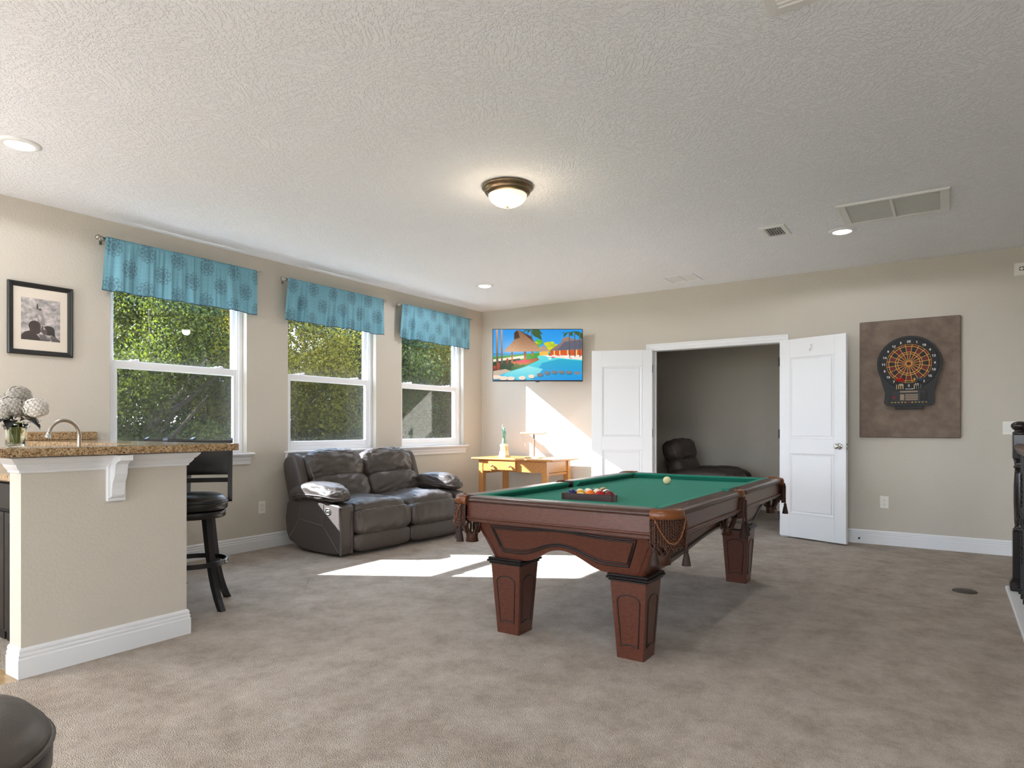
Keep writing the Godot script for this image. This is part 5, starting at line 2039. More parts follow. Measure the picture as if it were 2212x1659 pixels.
func resort_picture() -> ImageTexture:
	var im = Image.create(640, 360, false, Image.FORMAT_RGB8)
	var rng = RandomNumberGenerator.new()
	rng.seed = 12
	var R = func(a: Array, c: Color, c2 = null, g := 0.0) -> void: fill_poly(im, px(a), c, c2, g, rng)
	R.call([0, 0, 1, 0, 1, 1, 0, 1], rgb(24, 138, 218), rgb(120, 190, 232))
	R.call([0, 0.47, 0.4, 0.47, 0.4, 0.56, 0, 0.56], rgb(20, 130, 190), rgb(40, 170, 205))          # sea
	R.call([0, 0.54, 0.5, 0.46, 1, 0.5, 1, 1, 0, 1], rgb(60, 150, 40), rgb(60, 120, 40), 0.06)
	R.call([0, 0.59, 0.36, 0.51, 0.36, 0.57, 0, 0.65], rgb(232, 216, 190), null, 0.03)                # sand
	R.call([0, 0.64, 0.3, 0.57, 0.34, 0.74, 0.1, 0.84, 0, 0.84], rgb(22, 56, 26), null, 0.07)
	# pool water
	R.call([0.06, 0.9, 0.36, 0.73, 0.5, 0.62, 0.5, 0.52, 0.6, 0.5, 1, 0.6, 1, 1, 0, 1, 0, 0.96], rgb(92, 206, 206), rgb(30, 168, 214), 0.02)
	R.call([0.55, 0.66, 0.75, 0.58, 1, 0.62, 1, 1, 0.45, 1, 0.5, 0.8], rgb(36, 160, 190), rgb(10, 140, 214), 0.02)
	R.call([0.14, 0.86, 0.4, 0.72, 0.56, 0.78, 0.46, 0.98, 0.1, 0.98], rgb(140, 214, 212), rgb(70, 190, 214), 0.02)
	# lawn, far buildings, yellow trees
	for i in 26:
		fill_poly(im, oval(rng.randf_range(0.6, 0.74), rng.randf_range(0.27, 0.42), 0.03, 0.035), rgb(rng.randf_range(140, 225), rng.randf_range(180, 215), 40), null, 0.08, rng)
	for i in 20:
		fill_poly(im, oval(rng.randf_range(0.45, 0.54), rng.randf_range(0.2, 0.42), 0.02, 0.03), rgb(rng.randf_range(60, 190), rng.randf_range(140, 200), 40), null, 0.08, rng)
	R.call([0.52, 0.44, 0.62, 0.42, 0.62, 0.52, 0.52, 0.52], rgb(230, 176, 70))
	R.call([0.5, 0.43, 0.56, 0.31, 0.6, 0.36, 0.63, 0.43], rgb(176, 140, 124), null, 0.06)
	R.call([0.64, 0.42, 1, 0.4, 1, 0.54, 0.64, 0.52], rgb(206, 78, 30), rgb(196, 90, 40), 0.06)
	for x in [0.68, 0.74, 0.83, 0.93]:
		R.call([x, 0.4, x + 0.014, 0.4, x + 0.014, 0.54, x, 0.54], rgb(236, 196, 120))
	R.call([0.63, 0.42, 0.76, 0.26, 0.78, 0.17, 0.84, 0.14, 0.92, 0.2, 1, 0.18, 1, 0.4], rgb(152, 122, 108), rgb(120, 104, 104), 0.06)
	R.call([0.8, 0.24, 1, 0.2, 1, 0.38, 0.72, 0.41], rgb(92, 92, 108), null, 0.05)
	R.call([0.55, 0.5, 1, 0.52, 1, 0.6, 0.62, 0.545], rgb(232, 216, 200), null, 0.06)
	for i in 14:
		fill_poly(im, oval(rng.randf_range(0.62, 0.98), rng.randf_range(0.5, 0.58), 0.02, 0.01), [rgb(220, 40, 70), rgb(250, 244, 240), rgb(236, 226, 220)][i % 3], null, 0.03, rng)
	# thatched hut
	for x in [[0.205, 0.22, 0.66], [0.345, 0.37, 0.66], [0.435, 0.45, 0.52]]:
		R.call([x[0], 0.42, x[1], 0.42, x[1], x[2], x[0], x[2]], rgb(104, 56, 28), rgb(232, 106, 24))
	R.call([0.2, 0.64, 0.5, 0.56, 0.52, 0.6, 0.4, 0.68, 0.26, 0.72], rgb(150, 80, 40), rgb(214, 106, 44), 0.04)
	R.call([0.26, 0.615, 0.4, 0.6, 0.4, 0.635, 0.26, 0.655], rgb(220, 50, 76))
	R.call([0.12, 0.425, 0.24, 0.2, 0.24, 0.06, 0.265, 0.015, 0.3, 0.02, 0.45, 0.2, 0.54, 0.42, 0.5, 0.43, 0.3, 0.44, 0.14, 0.44], rgb(120, 84, 60), rgb(186, 142, 108), 0.09)
	R.call([0.235, 0.2, 0.235, 0.07, 0.262, 0.02, 0.28, 0.05, 0.3, 0.16], rgb(58, 40, 30), null, 0.06)
	R.call([0.3, 0.02, 0.44, 0.15, 0.45, 0.24], rgb(70, 50, 40), null, 0.06)
	R.call([0.2, 0.76, 0.26, 0.66, 0.3, 0.7, 0.35, 0.68, 0.36, 0.73, 0.22, 0.8], rgb(90, 120, 30), rgb(40, 80, 24), 0.12)
	# palms
	for t in [[0.03, 0.055, 0.07], [0.085, 0.105, 0.0]]:
		R.call([t[0], 0, t[1], 0, t[1] + 0.004, 0.68, t[0] + 0.004, 0.68], rgb(190, 150, 120), rgb(84, 70, 66), 0.06)
	R.call([0.425, 0.02, 0.437, 0.02, 0.44, 0.24, 0.43, 0.24], rgb(110, 90, 76))
	for f in [[0.43, 0.02, 0.55, 0.21], [0.43, 0.02, 0.5, 0.16], [0.43, 0.01, 0.32, 0.06], [0.43, 0.0, 0.38, 0.09], [0.43, 0.0, 0.56, 0.1], [0.84, 0.06, 0.76, 0.09], [0.84, 0.05, 0.79, 0.16], [0.84, 0.05, 0.9, 0.14], [0.9, 0.03, 0.98, 0.14], [0.9, 0.03, 0.86, 0.14], [0.96, 0.04, 1.0, 0.2]]:
		var a = Vector2(f[0], f[1])
		var b = Vector2(f[2], f[3])
		var n = (b - a).orthogonal() * 0.18
		fill_poly(im, [a, a.lerp(b, 0.5) + n + Vector2(0, -0.03), b, a.lerp(b, 0.5) - n + Vector2(0, -0.01)], rgb(50, 84, 40), null, 0.12, rng)
	for x in [0.85, 0.91, 0.965]:
		R.call([x, 0.05, x + 0.011, 0.05, x + 0.014, 0.54, x + 0.004, 0.54], rgb(96, 92, 92), rgb(70, 84, 84), 0.05)
	for p in [[0.04, 0.66, 0.075, 0.86], [0.15, 0.57, 0.17, 0.69], [0.0, 0.72, 0.035, 0.8]]:
		R.call([p[0], p[1], p[2], p[1], p[2], p[3], p[0], p[3]], rgb(176, 62, 28), rgb(110, 40, 24), 0.04)
	R.call([0, 0.82, 0.14, 0.78, 0.2, 0.82, 0.07, 0.9, 0, 0.93], rgb(186, 166, 148), null, 0.06)
	# stepping stones
	for k in 10:
		var s: Array = [[0.03, 0.94, 0.07], [0.115, 0.96, 0.05], [0.2, 0.965, 0.045], [0.325, 0.955, 0.04], [0.43, 0.925, 0.035], [0.525, 0.89, 0.035], [0.605, 0.855, 0.031], [0.685, 0.84, 0.031], [0.765, 0.84, 0.032], [0.85, 0.845, 0.035]][k]
		fill_poly(im, oval(s[0] + 0.008, s[1] + 0.014, s[2], 0.04), rgb(40, 110, 130))
		fill_poly(im, oval(s[0], s[1], s[2], 0.038 if k < 5 else 0.03), rgb(238, 206, 186) if k < 5 else rgb(124, 112, 116), null, 0.03, rng)
	fill_poly(im, oval(0.945, 0.86, 0.036, 0.03), rgb(130, 118, 122), null, 0.03, rng)
	return img_tex(im)

func wall_things() -> void:
	# television on a swivel arm, turned towards the room
	var tv = thing("television", "flat television on a wall arm showing a thatched pool resort", "television", Vector3(1.19, 2.013, 0.47), 0.58958)
	var W = 1.098
	var Hh = 0.64
	var mb = MB.new()
	mb.box(Vector3(0, 0, -0.014), Vector3(W, Hh, 0.028), 0.003)
	mb.box(Vector3(0, -0.05, -0.045), Vector3(0.8, 0.4, 0.04), 0.012)
	put("cabinet", mb, M.black_plastic, tv)
	mb = MB.new()
	mb.box(Vector3(0, -Hh / 2 + 0.007, 0.002), Vector3(W, 0.014, 0.008), 0.002)
	mb.box(Vector3(0, -Hh / 2 - 0.004, 0.0), Vector3(0.05, 0.012, 0.012), 0.003)
	put("bezel", mb, mat(rgb(36, 36, 38), 0.3), tv)
	mb = MB.new()
	var x = W / 2 - 0.008
	mb.quad(Vector3(-x, -Hh / 2 + 0.016, 0.0008), Vector3(x, -Hh / 2 + 0.016, 0.0008), Vector3(x, Hh / 2 - 0.008, 0.0008), Vector3(-x, Hh / 2 - 0.008, 0.0008))
	var pic = resort_picture()
	var sm = mat(Color.BLACK, 0.15, {"emission_enabled": true, "emission": Color.BLACK, "emission_energy_multiplier": 0.4})
	sm.emission_texture = pic
	sm.albedo_color = rgb(8, 8, 8)
	put("screen", mb, sm, tv)
	var arm = thing("television_mount", "black swivel wall arm behind the television", "bracket", tv.position, tv.rotation.y)
	mb = MB.new()
	mb.box(Vector3(0, 0, -0.077), Vector3(0.3, 0.22, 0.02), 0.003)
	put("screen_plate", mb, M.black_plastic, arm)
	mb = MB.new()
	mb.box(Vector3(0.05, 0, -0.15), Vector3(0.05, 0.05, 0.13), 0.004)
	mb.smooth()
	mb.tube([Vector3(0.05, 0, -0.2), Vector3(0.25, 0, -0.355)], 0.02, 10)
	put("arm", mb, M.black_plastic, arm)
	mb = MB.new()
	mb.box(Vector3.ZERO, Vector3(0.1, 0.3, 0.02), 0.003, Transform3D(Basis(Vector3.UP, -0.58958), Vector3(0.255, 0, -0.368)))
	put("wall_plate", mb, M.black_plastic, arm)
	photo_frame()
	dartboard()
	plates()

func photo_frame() -> void:
	var o = thing("picture_frame", "black framed photograph of two people in front of a tall statue", "picture", Vector3(0.0, 1.896, 5.261))
	var hz = 0.2
	var hy = 0.251
	var mb = MB.new()
	var c = [Vector3(0.001, -hy, hz), Vector3(0.001, -hy, -hz), Vector3(0.001, hy, -hz), Vector3(0.001, hy, hz)]
	mb.mold([Vector2(0, 0), Vector2(0, 0.02), Vector2(0.006, 0.026), Vector2(0.012, 0.024), Vector2(0.016, 0.018), Vector2(0.024, 0.016), Vector2(0.03, 0.012), Vector2(0.034, 0.012), Vector2(0.034, 0)], c, Vector3(1, 0, 0), true)
	put("frame", mb, mat(rgb(34, 34, 33), 0.4), o)
	mb = MB.new()
	mb.box(Vector3(0.005, 0, 0), Vector3(0.008, 2 * hy - 0.06, 2 * hz - 0.06))
	put("mat_board", mb, mat(rgb(226, 216, 200), 0.8), o)
	var im = Image.create(240, 290, false, Image.FORMAT_RGB8)
	var n = noise(0.014, 5, FastNoiseLite.TYPE_SIMPLEX_SMOOTH, 6)
	n.fractal_gain = 0.6
	for y in 290:
		for x in 240:
			var v = 0.70 + 0.3 * n.get_noise_2d(x, y * 1.5)
			im.set_pixel(x, y, Color(v, v * 0.96, v * 0.94))
	var rng = RandomNumberGenerator.new()
	rng.seed = 3
	var R = func(a: Array, k: Color, k2 = null, g := 0.03) -> void: fill_poly(im, px(a), k, k2, g, rng)
	# tall draped statue, seen from afar
	R.call([0.385, 0.2, 0.395, 0.13, 0.42, 0.12, 0.43, 0.2, 0.44, 0.25, 0.4, 0.27], rgb(60, 54, 52))
	R.call([0.4, 0.26, 0.47, 0.24, 0.52, 0.28, 0.56, 0.36, 0.6, 0.48, 0.6, 0.62, 0.41, 0.62, 0.42, 0.42], rgb(168, 160, 156), rgb(140, 132, 128), 0.1)
	R.call([0.43, 0.24, 0.5, 0.22, 0.52, 0.27, 0.45, 0.28], rgb(72, 66, 64))
	R.call([0.44, 0.36, 0.52, 0.44, 0.48, 0.54, 0.43, 0.45], rgb(198, 190, 186), null, 0.08)
	# two heads in profile
	R.call([0.0, 0.9, 0.08, 0.82, 0.2, 0.78, 0.3, 0.8, 0.42, 0.88, 0.52, 1, 0, 1], rgb(66, 52, 48), rgb(52, 42, 40), 0.02)
	fill_poly(im, oval(0.34, 0.66, 0.155, 0.13), rgb(62, 46, 42), null, 0.02, rng)
	R.call([0.2, 0.68, 0.48, 0.68, 0.5, 0.78, 0.44, 0.84, 0.3, 0.86, 0.22, 0.8], rgb(66, 50, 45), null, 0.02)
	fill_poly(im, oval(0.7, 0.74, 0.16, 0.115), rgb(46, 38, 36), null, 0.03, rng)
	R.call([0.52, 0.64, 0.6, 0.66, 0.66, 0.76, 0.66, 0.84, 0.56, 0.84, 0.5, 0.78], rgb(92, 76, 70), null, 0.03)
	R.call([0.55, 0.66, 0.59, 0.68, 0.62, 0.72, 0.57, 0.73], rgb(190, 180, 176))
	R.call([0.74, 0.72, 0.84, 0.74, 0.88, 0.88, 0.78, 0.86], rgb(44, 36, 34), null, 0.03)
	R.call([0.44, 0.86, 0.6, 0.84, 0.66, 0.92, 0.62, 1, 0.52, 1], rgb(120, 110, 106), rgb(90, 82, 80), 0.08)
	R.call([0.66, 0.88, 0.74, 0.86, 0.78, 0.94, 0.72, 0.99, 0.62, 1.0], rgb(206, 200, 196), rgb(60, 54, 52), 0.06)
	R.call([0.74, 0.86, 0.88, 0.88, 1, 0.97, 1, 1, 0.78, 1], rgb(110, 102, 98), rgb(80, 74, 70), 0.12)
	mb = MB.new()
	var ph = 0.147
	var pz = 0.12
	mb.quad(Vector3(0.0095, -ph, pz), Vector3(0.0095, -ph, -pz), Vector3(0.0095, ph, -pz), Vector3(0.0095, ph, pz))
	var pm = mat(Color.WHITE, 0.6)
	pm.albedo_texture = img_tex(im)
	put("print", mb, pm, o)
	mb = MB.new()
	mb.face([Vector3(0.0115, -hy + 0.03, hz - 0.03), Vector3(0.0115, -hy + 0.03, -hz + 0.03), Vector3(0.0115, hy - 0.03, -hz + 0.03), Vector3(0.0115, hy - 0.03, hz - 0.03)], Vector3.RIGHT)
	put("pane", mb, M.glass, o)

func dartboard() -> void:
	var pn = thing("backing_panel", "brown suede backing panel behind the dartboard", "panel", Vector3(5.03, 1.6, 0))
	var mb = MB.new()
	var pm = mat(Color.WHITE, 0.9)
	tri_map(pm, 1.3)
	var nn = noise(0.008, 5)
	nn.fractal_gain = 0.6
	pm.albedo_texture = noise_tex(nn, 512, [[0.1, rgb(112, 96, 84)], [0.5, rgb(124, 108, 95)], [0.9, rgb(136, 120, 106)]])
	mb.box(Vector3(0, 0, 0.016), Vector3(0.82, 1.125, 0.032), 0.007)
	put("padded_board", mb, pm, pn)
	# pock marks left by darts
	mb = MB.new()
	var rng = RandomNumberGenerator.new()
	rng.seed = 8
	for i in 90:
		var a = rng.randf() * TAU
		var r = 0.27 + 0.12 * pow(rng.randf(), 2.0)
		var q = Vector3(cos(a) * r, 0.1 + sin(a) * r, 0.0322)
		if absf(q.x) < 0.39:
			mb.lathe([Vector2(0.0, 0.0002), Vector2(0.0022, 0.0002), Vector2(0.0024, -0.0005)], 6, Transform3D(Basis(Vector3.RIGHT, PI / 2), q))
	put("dart_holes", mb, mat(rgb(50, 42, 38), 0.9), pn, "stuff")
	var o = thing("dartboard", "black electronic dartboard with red and black segments", "dartboard", Vector3(5.035, 1.735, 0.033))
	var black = mat(rgb(17, 16, 16), 0.55)
	var body = PackedVector2Array()
	for p in arc(Vector2.ZERO, 0.262, deg_to_rad(-25), deg_to_rad(205), 40):
		body.append(p)
	for p in [[-0.215, -0.2], [-0.195, -0.27], [-0.2, -0.33], [-0.205, -0.36], [-0.195, -0.385], [-0.175, -0.395], [0.175, -0.395], [0.195, -0.385], [0.205, -0.36], [0.2, -0.33], [0.195, -0.27], [0.215, -0.2]]:
		body.append(Vector2(p[0], p[1]))
	mb = MB.new()
	mb.ext(body, 0.0, 0.04, Transform3D(), 0.012)
	put("housing", mb, black, o)
	var fz = 0.041
	mb = MB.new()
	mb.lathe([Vector2(0, 0.002), Vector2(0.236, 0.002), Vector2(0.24, 0.0)], 64, Transform3D(Basis(Vector3.RIGHT, PI / 2), Vector3(0, 0, fz)))
	put("number_ring", mb, mat(rgb(7, 7, 8), 0.6), o)
	mb = MB.new()
	mb.lathe([Vector2(0, 0.003), Vector2(0.181, 0.003), Vector2(0.184, 0.0)], 64, Transform3D(Basis(Vector3.RIGHT, PI / 2), Vector3(0, 0, fz)))
	put("spider", mb, mat(rgb(222, 160, 30), 0.4), o)
	var red = mat(rgb(96, 9, 7), 0.6)
	var blk = mat(rgb(9, 8, 8), 0.6)
	var rings = [[0.024, 0.088], [0.093, 0.106], [0.111, 0.16], [0.165, 0.179]]
	var shared = []
	for r in rings:
		mb = MB.new()
		var w = deg_to_rad(9.0)
		for i in 4:
			var a0 = lerpf(-w, w, i / 4.0)
			var a1 = lerpf(-w, w, (i + 1) / 4.0)
			var g0: float = 0.0022 / r[0]
			var g1: float = 0.0022 / r[1]
			var f = func(a: float, rr: float, g: float) -> Vector3: return Vector3(sin(a * (1.0 - g / w)) * rr, cos(a * (1.0 - g / w)) * rr, 0.0)
			mb.face([f.call(a0, r[0], g0), f.call(a1, r[0], g0), f.call(a1, r[1], g1), f.call(a0, r[1], g1)], Vector3.BACK)
		shared.append(mb.done())
	for k in 20:
		for q in 4:
			var is_red = (k % 2 == 0) == (q == 0 or q == 2)
			again("segment", shared[q], red if is_red else blk, o, Transform3D(Basis(Vector3.BACK, -k * TAU / 20), Vector3(0, 0, fz + 0.0045)))
	mb = MB.new()
	mb.lathe([Vector2(0, 0.002), Vector2(0.019, 0.002), Vector2(0.0195, 0)], 24, Transform3D(Basis(Vector3.RIGHT, PI / 2), Vector3(0, 0, fz + 0.003)))
	put("outer_bull", mb, red, o)
	mb = MB.new()
	mb.lathe([Vector2(0, 0.002), Vector2(0.008, 0.002), Vector2(0.0085, 0)], 16, Transform3D(Basis(Vector3.RIGHT, PI / 2), Vector3(0, 0, fz + 0.005)))
	put("bullseye", mb, blk, o)
	var font = SystemFont.new()
	font.font_names = PackedStringArray(["Droid Sans"])
	font.font_weight = 700
	var ink = mat(rgb(225, 222, 215), 0.5)
	var nums = [20, 1, 18, 4, 13, 6, 10, 15, 2, 17, 3, 19, 7, 16, 8, 11, 14, 9, 12, 5]
	for k in 20:
		var tm = TextMesh.new()
		tm.text = str(nums[k])
		tm.font = font
		tm.font_size = 32
		tm.pixel_size = 0.0009
		tm.depth = 0.001
		var mi = put("number", tm, ink, o)
		var a = k * TAU / 20
		mi.position = Vector3(sin(a) * 0.207, cos(a) * 0.207, fz + 0.0028)
	# lower console
	mb = MB.new()
	var con = PackedVector2Array([Vector2(-0.14, -0.248), Vector2(0.14, -0.248), Vector2(0.158, -0.378), Vector2(-0.158, -0.378)])
	mb.ext(con, 0.038, 0.0425, Transform3D(), 0.002)
	put("console", mb, mat(rgb(9, 8, 8), 0.5), o)
	var lcd = mat(rgb(134, 110, 82), 0.4)
	for r in [[0.0, -0.263, 0.144, 0.014], [0.023, -0.292, 0.102, 0.010], [0.023, -0.3075, 0.102, 0.010], [0.023, -0.323, 0.102, 0.010], [0.023, -0.3385, 0.102, 0.010], [-0.0535, -0.3155, 0.033, 0.056]]:
		mb = MB.new()
		mb.box(Vector3(r[0], r[1], 0.0432), Vector3(r[2], r[3], 0.002))
		put("score_display", mb, lcd, o)
	for i in 11:
		mb = MB.new()
		mb.ball(Vector3(-0.137 + i * 0.0276, -0.364, 0.043), 0.008, 10, Vector3(1, 0.55, 0.5))
		put("button", mb, mat(rgb(170, 16, 20), 0.3) if i == 5 else mat(rgb(226, 180, 96), 0.3), o)
	for i in 2:
		mb = MB.new()
		mb.ball(Vector3(-0.117, -0.306 - i * 0.0165, 0.043), 0.009, 12, Vector3(1, 0.8, 0.5))
		put("button", mb, mat(rgb(170, 16, 30), 0.3), o)
	mb = MB.new()
	mb.box(Vector3(0.116, -0.309, 0.043), Vector3(0.05, 0.075, 0.003), 0.001)
	put("speaker_grille", mb, mat(rgb(40, 38, 36), 0.7), o)
	mb = MB.new()
	mb.box(Vector3(0, -0.405, 0.012), Vector3(0.232, 0.045, 0.022), 0.003)
	put("dart_tray", mb, black, o)
	# maker's plate: a white bar with a small mark over it
	mb = MB.new()
	mb.box(Vector3(0.005, -0.236, 0.0415), Vector3(0.066, 0.008, 0.002), 0.0005)
	mb.box(Vector3(0.005, -0.229, 0.0415), Vector3(0.014, 0.006, 0.002), 0.0005)
	put("maker_plate", mb, ink, o)
	# darts standing in the holders
	for i in 8:
		var leftish = i < 4
		var x = (-0.098 + i * 0.0175) if leftish else (0.045 + (i - 4) * 0.0175)
		var brass = leftish or i == 4
		var fc: String = "red" if leftish else ("yellow" if i == 4 else "blue")
		var which: String = ["outer", "second", "third", "inner"][i if leftish else 7 - i]
		var d = thing("dart", "%s dart with %s flight, %s one in the dartboard holder" % ["brass" if brass else "steel", fc, which], "dart", Vector3(5.035 + x, 1.735 - 0.205, 0.033 + 0.052), 0, "darts in the holder")
		mb = MB.new()
		mb.smooth()
		mb.lathe([Vector2(0, -0.036), Vector2(0.003, -0.034), Vector2(0.0036, -0.028), Vector2(0.0036, 0.006), Vector2(0.002, 0.012), Vector2(0, 0.012)], 10)
		put("barrel", mb, mat(rgb(214, 184, 132), 0.3) if brass else mat(rgb(110, 108, 106), 0.3), d)
		mb = MB.new()
		mb.smooth()
		mb.lathe([Vector2(0, 0.01), Vector2(0.0018, 0.01), Vector2(0.0018, 0.05), Vector2(0, 0.05)], 8)
		put("shaft", mb, black, d)
		mb = MB.new()
		for k in 2:
			mb.ext(PackedVector2Array([Vector2(-0.0095, 0.052), Vector2(-0.002, 0.034), Vector2(0.002, 0.034), Vector2(0.0095, 0.052), Vector2(0.0095, 0.068), Vector2(-0.0095, 0.068)]), -0.0004, 0.0004, at(Vector3.ZERO, 0, PI / 4 + k * PI / 2))
		put("flight", mb, mat({"red": rgb(196, 20, 24), "yellow": rgb(220, 170, 20), "blue": rgb(60, 90, 116)}[fc], 0.4), d)

func plate(called: String, label: String, category: String, p: Vector3, turn: float, w: float, h: float) -> Node3D:
	var o = thing(called, label, category, p, turn)
	var mb = MB.new()
	mb.box(Vector3(0, 0, 0.003), Vector3(w, h, 0.006), 0.003)
	put("cover_plate", mb, M.plate, o)
	return o

func plates() -> void:
	var slot = mat(rgb(60, 58, 54), 0.6)
	for q in [[Vector3(0, 0.387, 3.467), PI / 2, "white double wall outlet beside the loveseat"], [Vector3(4.83, 0.412, 0), 0.0, "white double wall outlet below the dartboard"]]:
		var o = plate("wall_outlet", q[2], "outlet", q[0], q[1], 0.075, 0.118)
		for s in [-1.0, 1.0]:
			var mb = MB.new()
			mb.box(Vector3(0, s * 0.02, 0.0065), Vector3(0.034, 0.028, 0.003), 0.001)
			var f = put("socket", mb, M.plate, o)
			mb = MB.new()
			mb.box(Vector3(-0.006, s * 0.02 + 0.003, 0.008), Vector3(0.002, 0.008, 0.001))
			mb.box(Vector3(0.006, s * 0.02 + 0.003, 0.008), Vector3(0.002, 0.008, 0.001))
			mb.box(Vector3(0, s * 0.02 - 0.007, 0.008), Vector3(0.004, 0.004, 0.001))
			put("slots", mb, slot, f)
	var o = plate("light_switch", "white triple light switch plate above the stair newel", "switch", Vector3(5.828, 1.13, 0), 0.0, 0.165, 0.118)
	for s in [-1.0, 0.0, 1.0]:
		var mb = MB.new()
		mb.box(Vector3(s * 0.046, 0, 0.007), Vector3(0.034, 0.067, 0.004), 0.0015, at(Vector3.ZERO, 0.04))
		put("rocker", mb, M.plate, o)
	# alarm sounder high on the wall
	o = plate("alarm_sounder", "white wall alarm with round slotted grille near the ceiling", "alarm", Vector3(5.9, 2.525, 0), 0.0, 0.15, 0.118)
	var mb = MB.new()
	mb.box(Vector3(0, 0, 0.012), Vector3(0.14, 0.11, 0.024), 0.004)
	put("housing", mb, M.plate, o)
	mb = MB.new()
	for k in 4:
		mb.lathe([Vector2(0.013, 0.0005), Vector2(0.02, 0.0005)], 6, Transform3D(Basis(Vector3.RIGHT, PI / 2), Vector3(-0.022, 0, 0.0245)), k * PI / 2 + 0.16, k * PI / 2 + PI / 2 - 0.16)
	put("grille_slots", mb, slot, o)
	mb = MB.new()
	mb.smooth()
	mb.lathe([Vector2(0, 0.006), Vector2(0.006, 0.005), Vector2(0.012, 0.0)], 16, Transform3D(Basis(Vector3.RIGHT, PI / 2), Vector3(-0.022, 0, 0.024)))
	put("cone", mb, M.plate, o)
	# spring door stop on the skirting
	o = thing("door_stop", "small spring door stop on the skirting behind the door leaf", "door stop", Vector3(4.62, 0.055, 0.016))
	mb = MB.new()
	mb.smooth()
	mb.tube([Vector3(0, 0, 0), Vector3(0, 0, 0.05)], 0.006, 8)
	put("spring", mb, M.steel, o)
	mb = MB.new()
	mb.smooth()
	mb.tube([Vector3(0, 0, 0.05), Vector3(0, 0, 0.062)], 0.009, 10)
	put("tip", mb, M.black_plastic, o)
	# round cover on the carpet
	o = thing("floor_cover", "dark brown round cover plate lying on the carpet by the stairs", "cover", Vector3(5.441, 0.0, 1.745))
	mb = MB.new()
	mb.smooth()
	mb.lathe([Vector2(0, 0.009), Vector2(0.064, 0.009), Vector2(0.072, 0.006), Vector2(0.075, 0.0)], 40)
	put("disc", mb, mat(rgb(64, 54, 44), 0.55), o)

# ------------------------------------------------------------------ stair railing
func railing() -> void:
	var o = thing("stair_railing", "dark wooden stair railing with turned newel post and twisted iron balusters", "railing", Vector3(5.755, 0.02, 1.6))
	var mb = MB.new()
	mb.box(Vector3(0, 0.035, 0), Vector3(0.115, 0.07, 0.115), 0.006)
	mb.box(Vector3(0, 0.075, 0), Vector3(0.1, 0.012, 0.1), 0.004)
	mb.box(Vector3(0, 0.245, 0), Vector3(0.085, 0.33, 0.085), 0.004)
	mb.smooth()
	mb.lathe([Vector2(0.038, 0.41), Vector2(0.042, 0.42), Vector2(0.034, 0.428), Vector2(0.03, 0.44), Vector2(0.032, 0.46), Vector2(0.036, 0.6), Vector2(0.036, 0.72), Vector2(0.032, 0.8), Vector2(0.03, 0.835), Vector2(0.038, 0.842), Vector2(0.038, 0.85), Vector2(0.032, 0.856), Vector2(0.034, 0.88), Vector2(0.04, 0.905)], 28)
	mb.flat()
	mb.box(Vector3(0, 0.985, 0), Vector3(0.085, 0.17, 0.085), 0.005)
	mb.smooth()
	mb.lathe([Vector2(0.042, 1.07), Vector2(0.045, 1.08), Vector2(0.034, 1.088), Vector2(0.03, 1.096), Vector2(0.044, 1.106), Vector2(0.052, 1.122), Vector2(0.05, 1.138), Vector2(0.038, 1.15), Vector2(0.02, 1.157), Vector2(0, 1.159)], 28)
	put("newel_post", mb, M.newel, o)
	# handrail
	mb = MB.new()
	var hp = PackedVector2Array([Vector2(-0.02, 0.94), Vector2(0.02, 0.94), Vector2(0.024, 0.955), Vector2(0.032, 0.965), Vector2(0.033, 0.985), Vector2(0.024, 1.0), Vector2(0.01, 1.006), Vector2(-0.01, 1.006), Vector2(-0.024, 1.0), Vector2(-0.033, 0.985), Vector2(-0.032, 0.965), Vector2(-0.024, 0.955)])
	mb.ext(hp, 0.04, 3.9)
	put("handrail", mb, M.handrail, o)
	# balusters, plain and twisted by turns, one basket in the twisted ones
	var tw = MB.new()
	var plain = MB.new()
	for which in 2:
		var b: MB = tw if which == 0 else plain
		var prev = []
		for i in 61:
			var y = lerpf(0.03, 0.945, i / 60.0)
			var a = 0.0
			if which == 0:
				a = clampf((y - 0.2) / 0.22, 0, 1) * TAU * 1.5 + clampf((y - 0.58) / 0.22, 0, 1) * TAU * 1.5
			var ring = []
			for k in 4:
				ring.append(Vector3(cos(a + k * PI / 2 + PI / 4), 0, sin(a + k * PI / 2 + PI / 4)) * 0.0095 + Vector3(0, y, 0))
			if i > 0:
				for k in 4:
					var k2 = (k + 1) % 4
					b.face([prev[k], prev[k2], ring[k2], ring[k]], prev[k] + prev[k2] - Vector3(0, 2 * y, 0))
			prev = ring
		b.box(Vector3(0, 0.012, 0), Vector3(0.034, 0.04, 0.034), 0.006)
		if which == 0:
			b.smooth()
			for k in 4:
				var path = []
				for i in 13:
					var v = i / 12.0
					var a = v * PI * 1.2 + k * PI / 2
					path.append(Vector3(cos(a) * 0.024 * sin(v * PI), 0.45 + v * 0.1, sin(a) * 0.024 * sin(v * PI)))
				b.tube(path, 0.004, 6)
	var mt = tw.done()
	var mp = plain.done()
	for i in 24:
		again("baluster", mt if i % 2 == 0 else mp, M.black_wood, o, at(Vector3(0, 0, 0.11 + i * 0.155)))

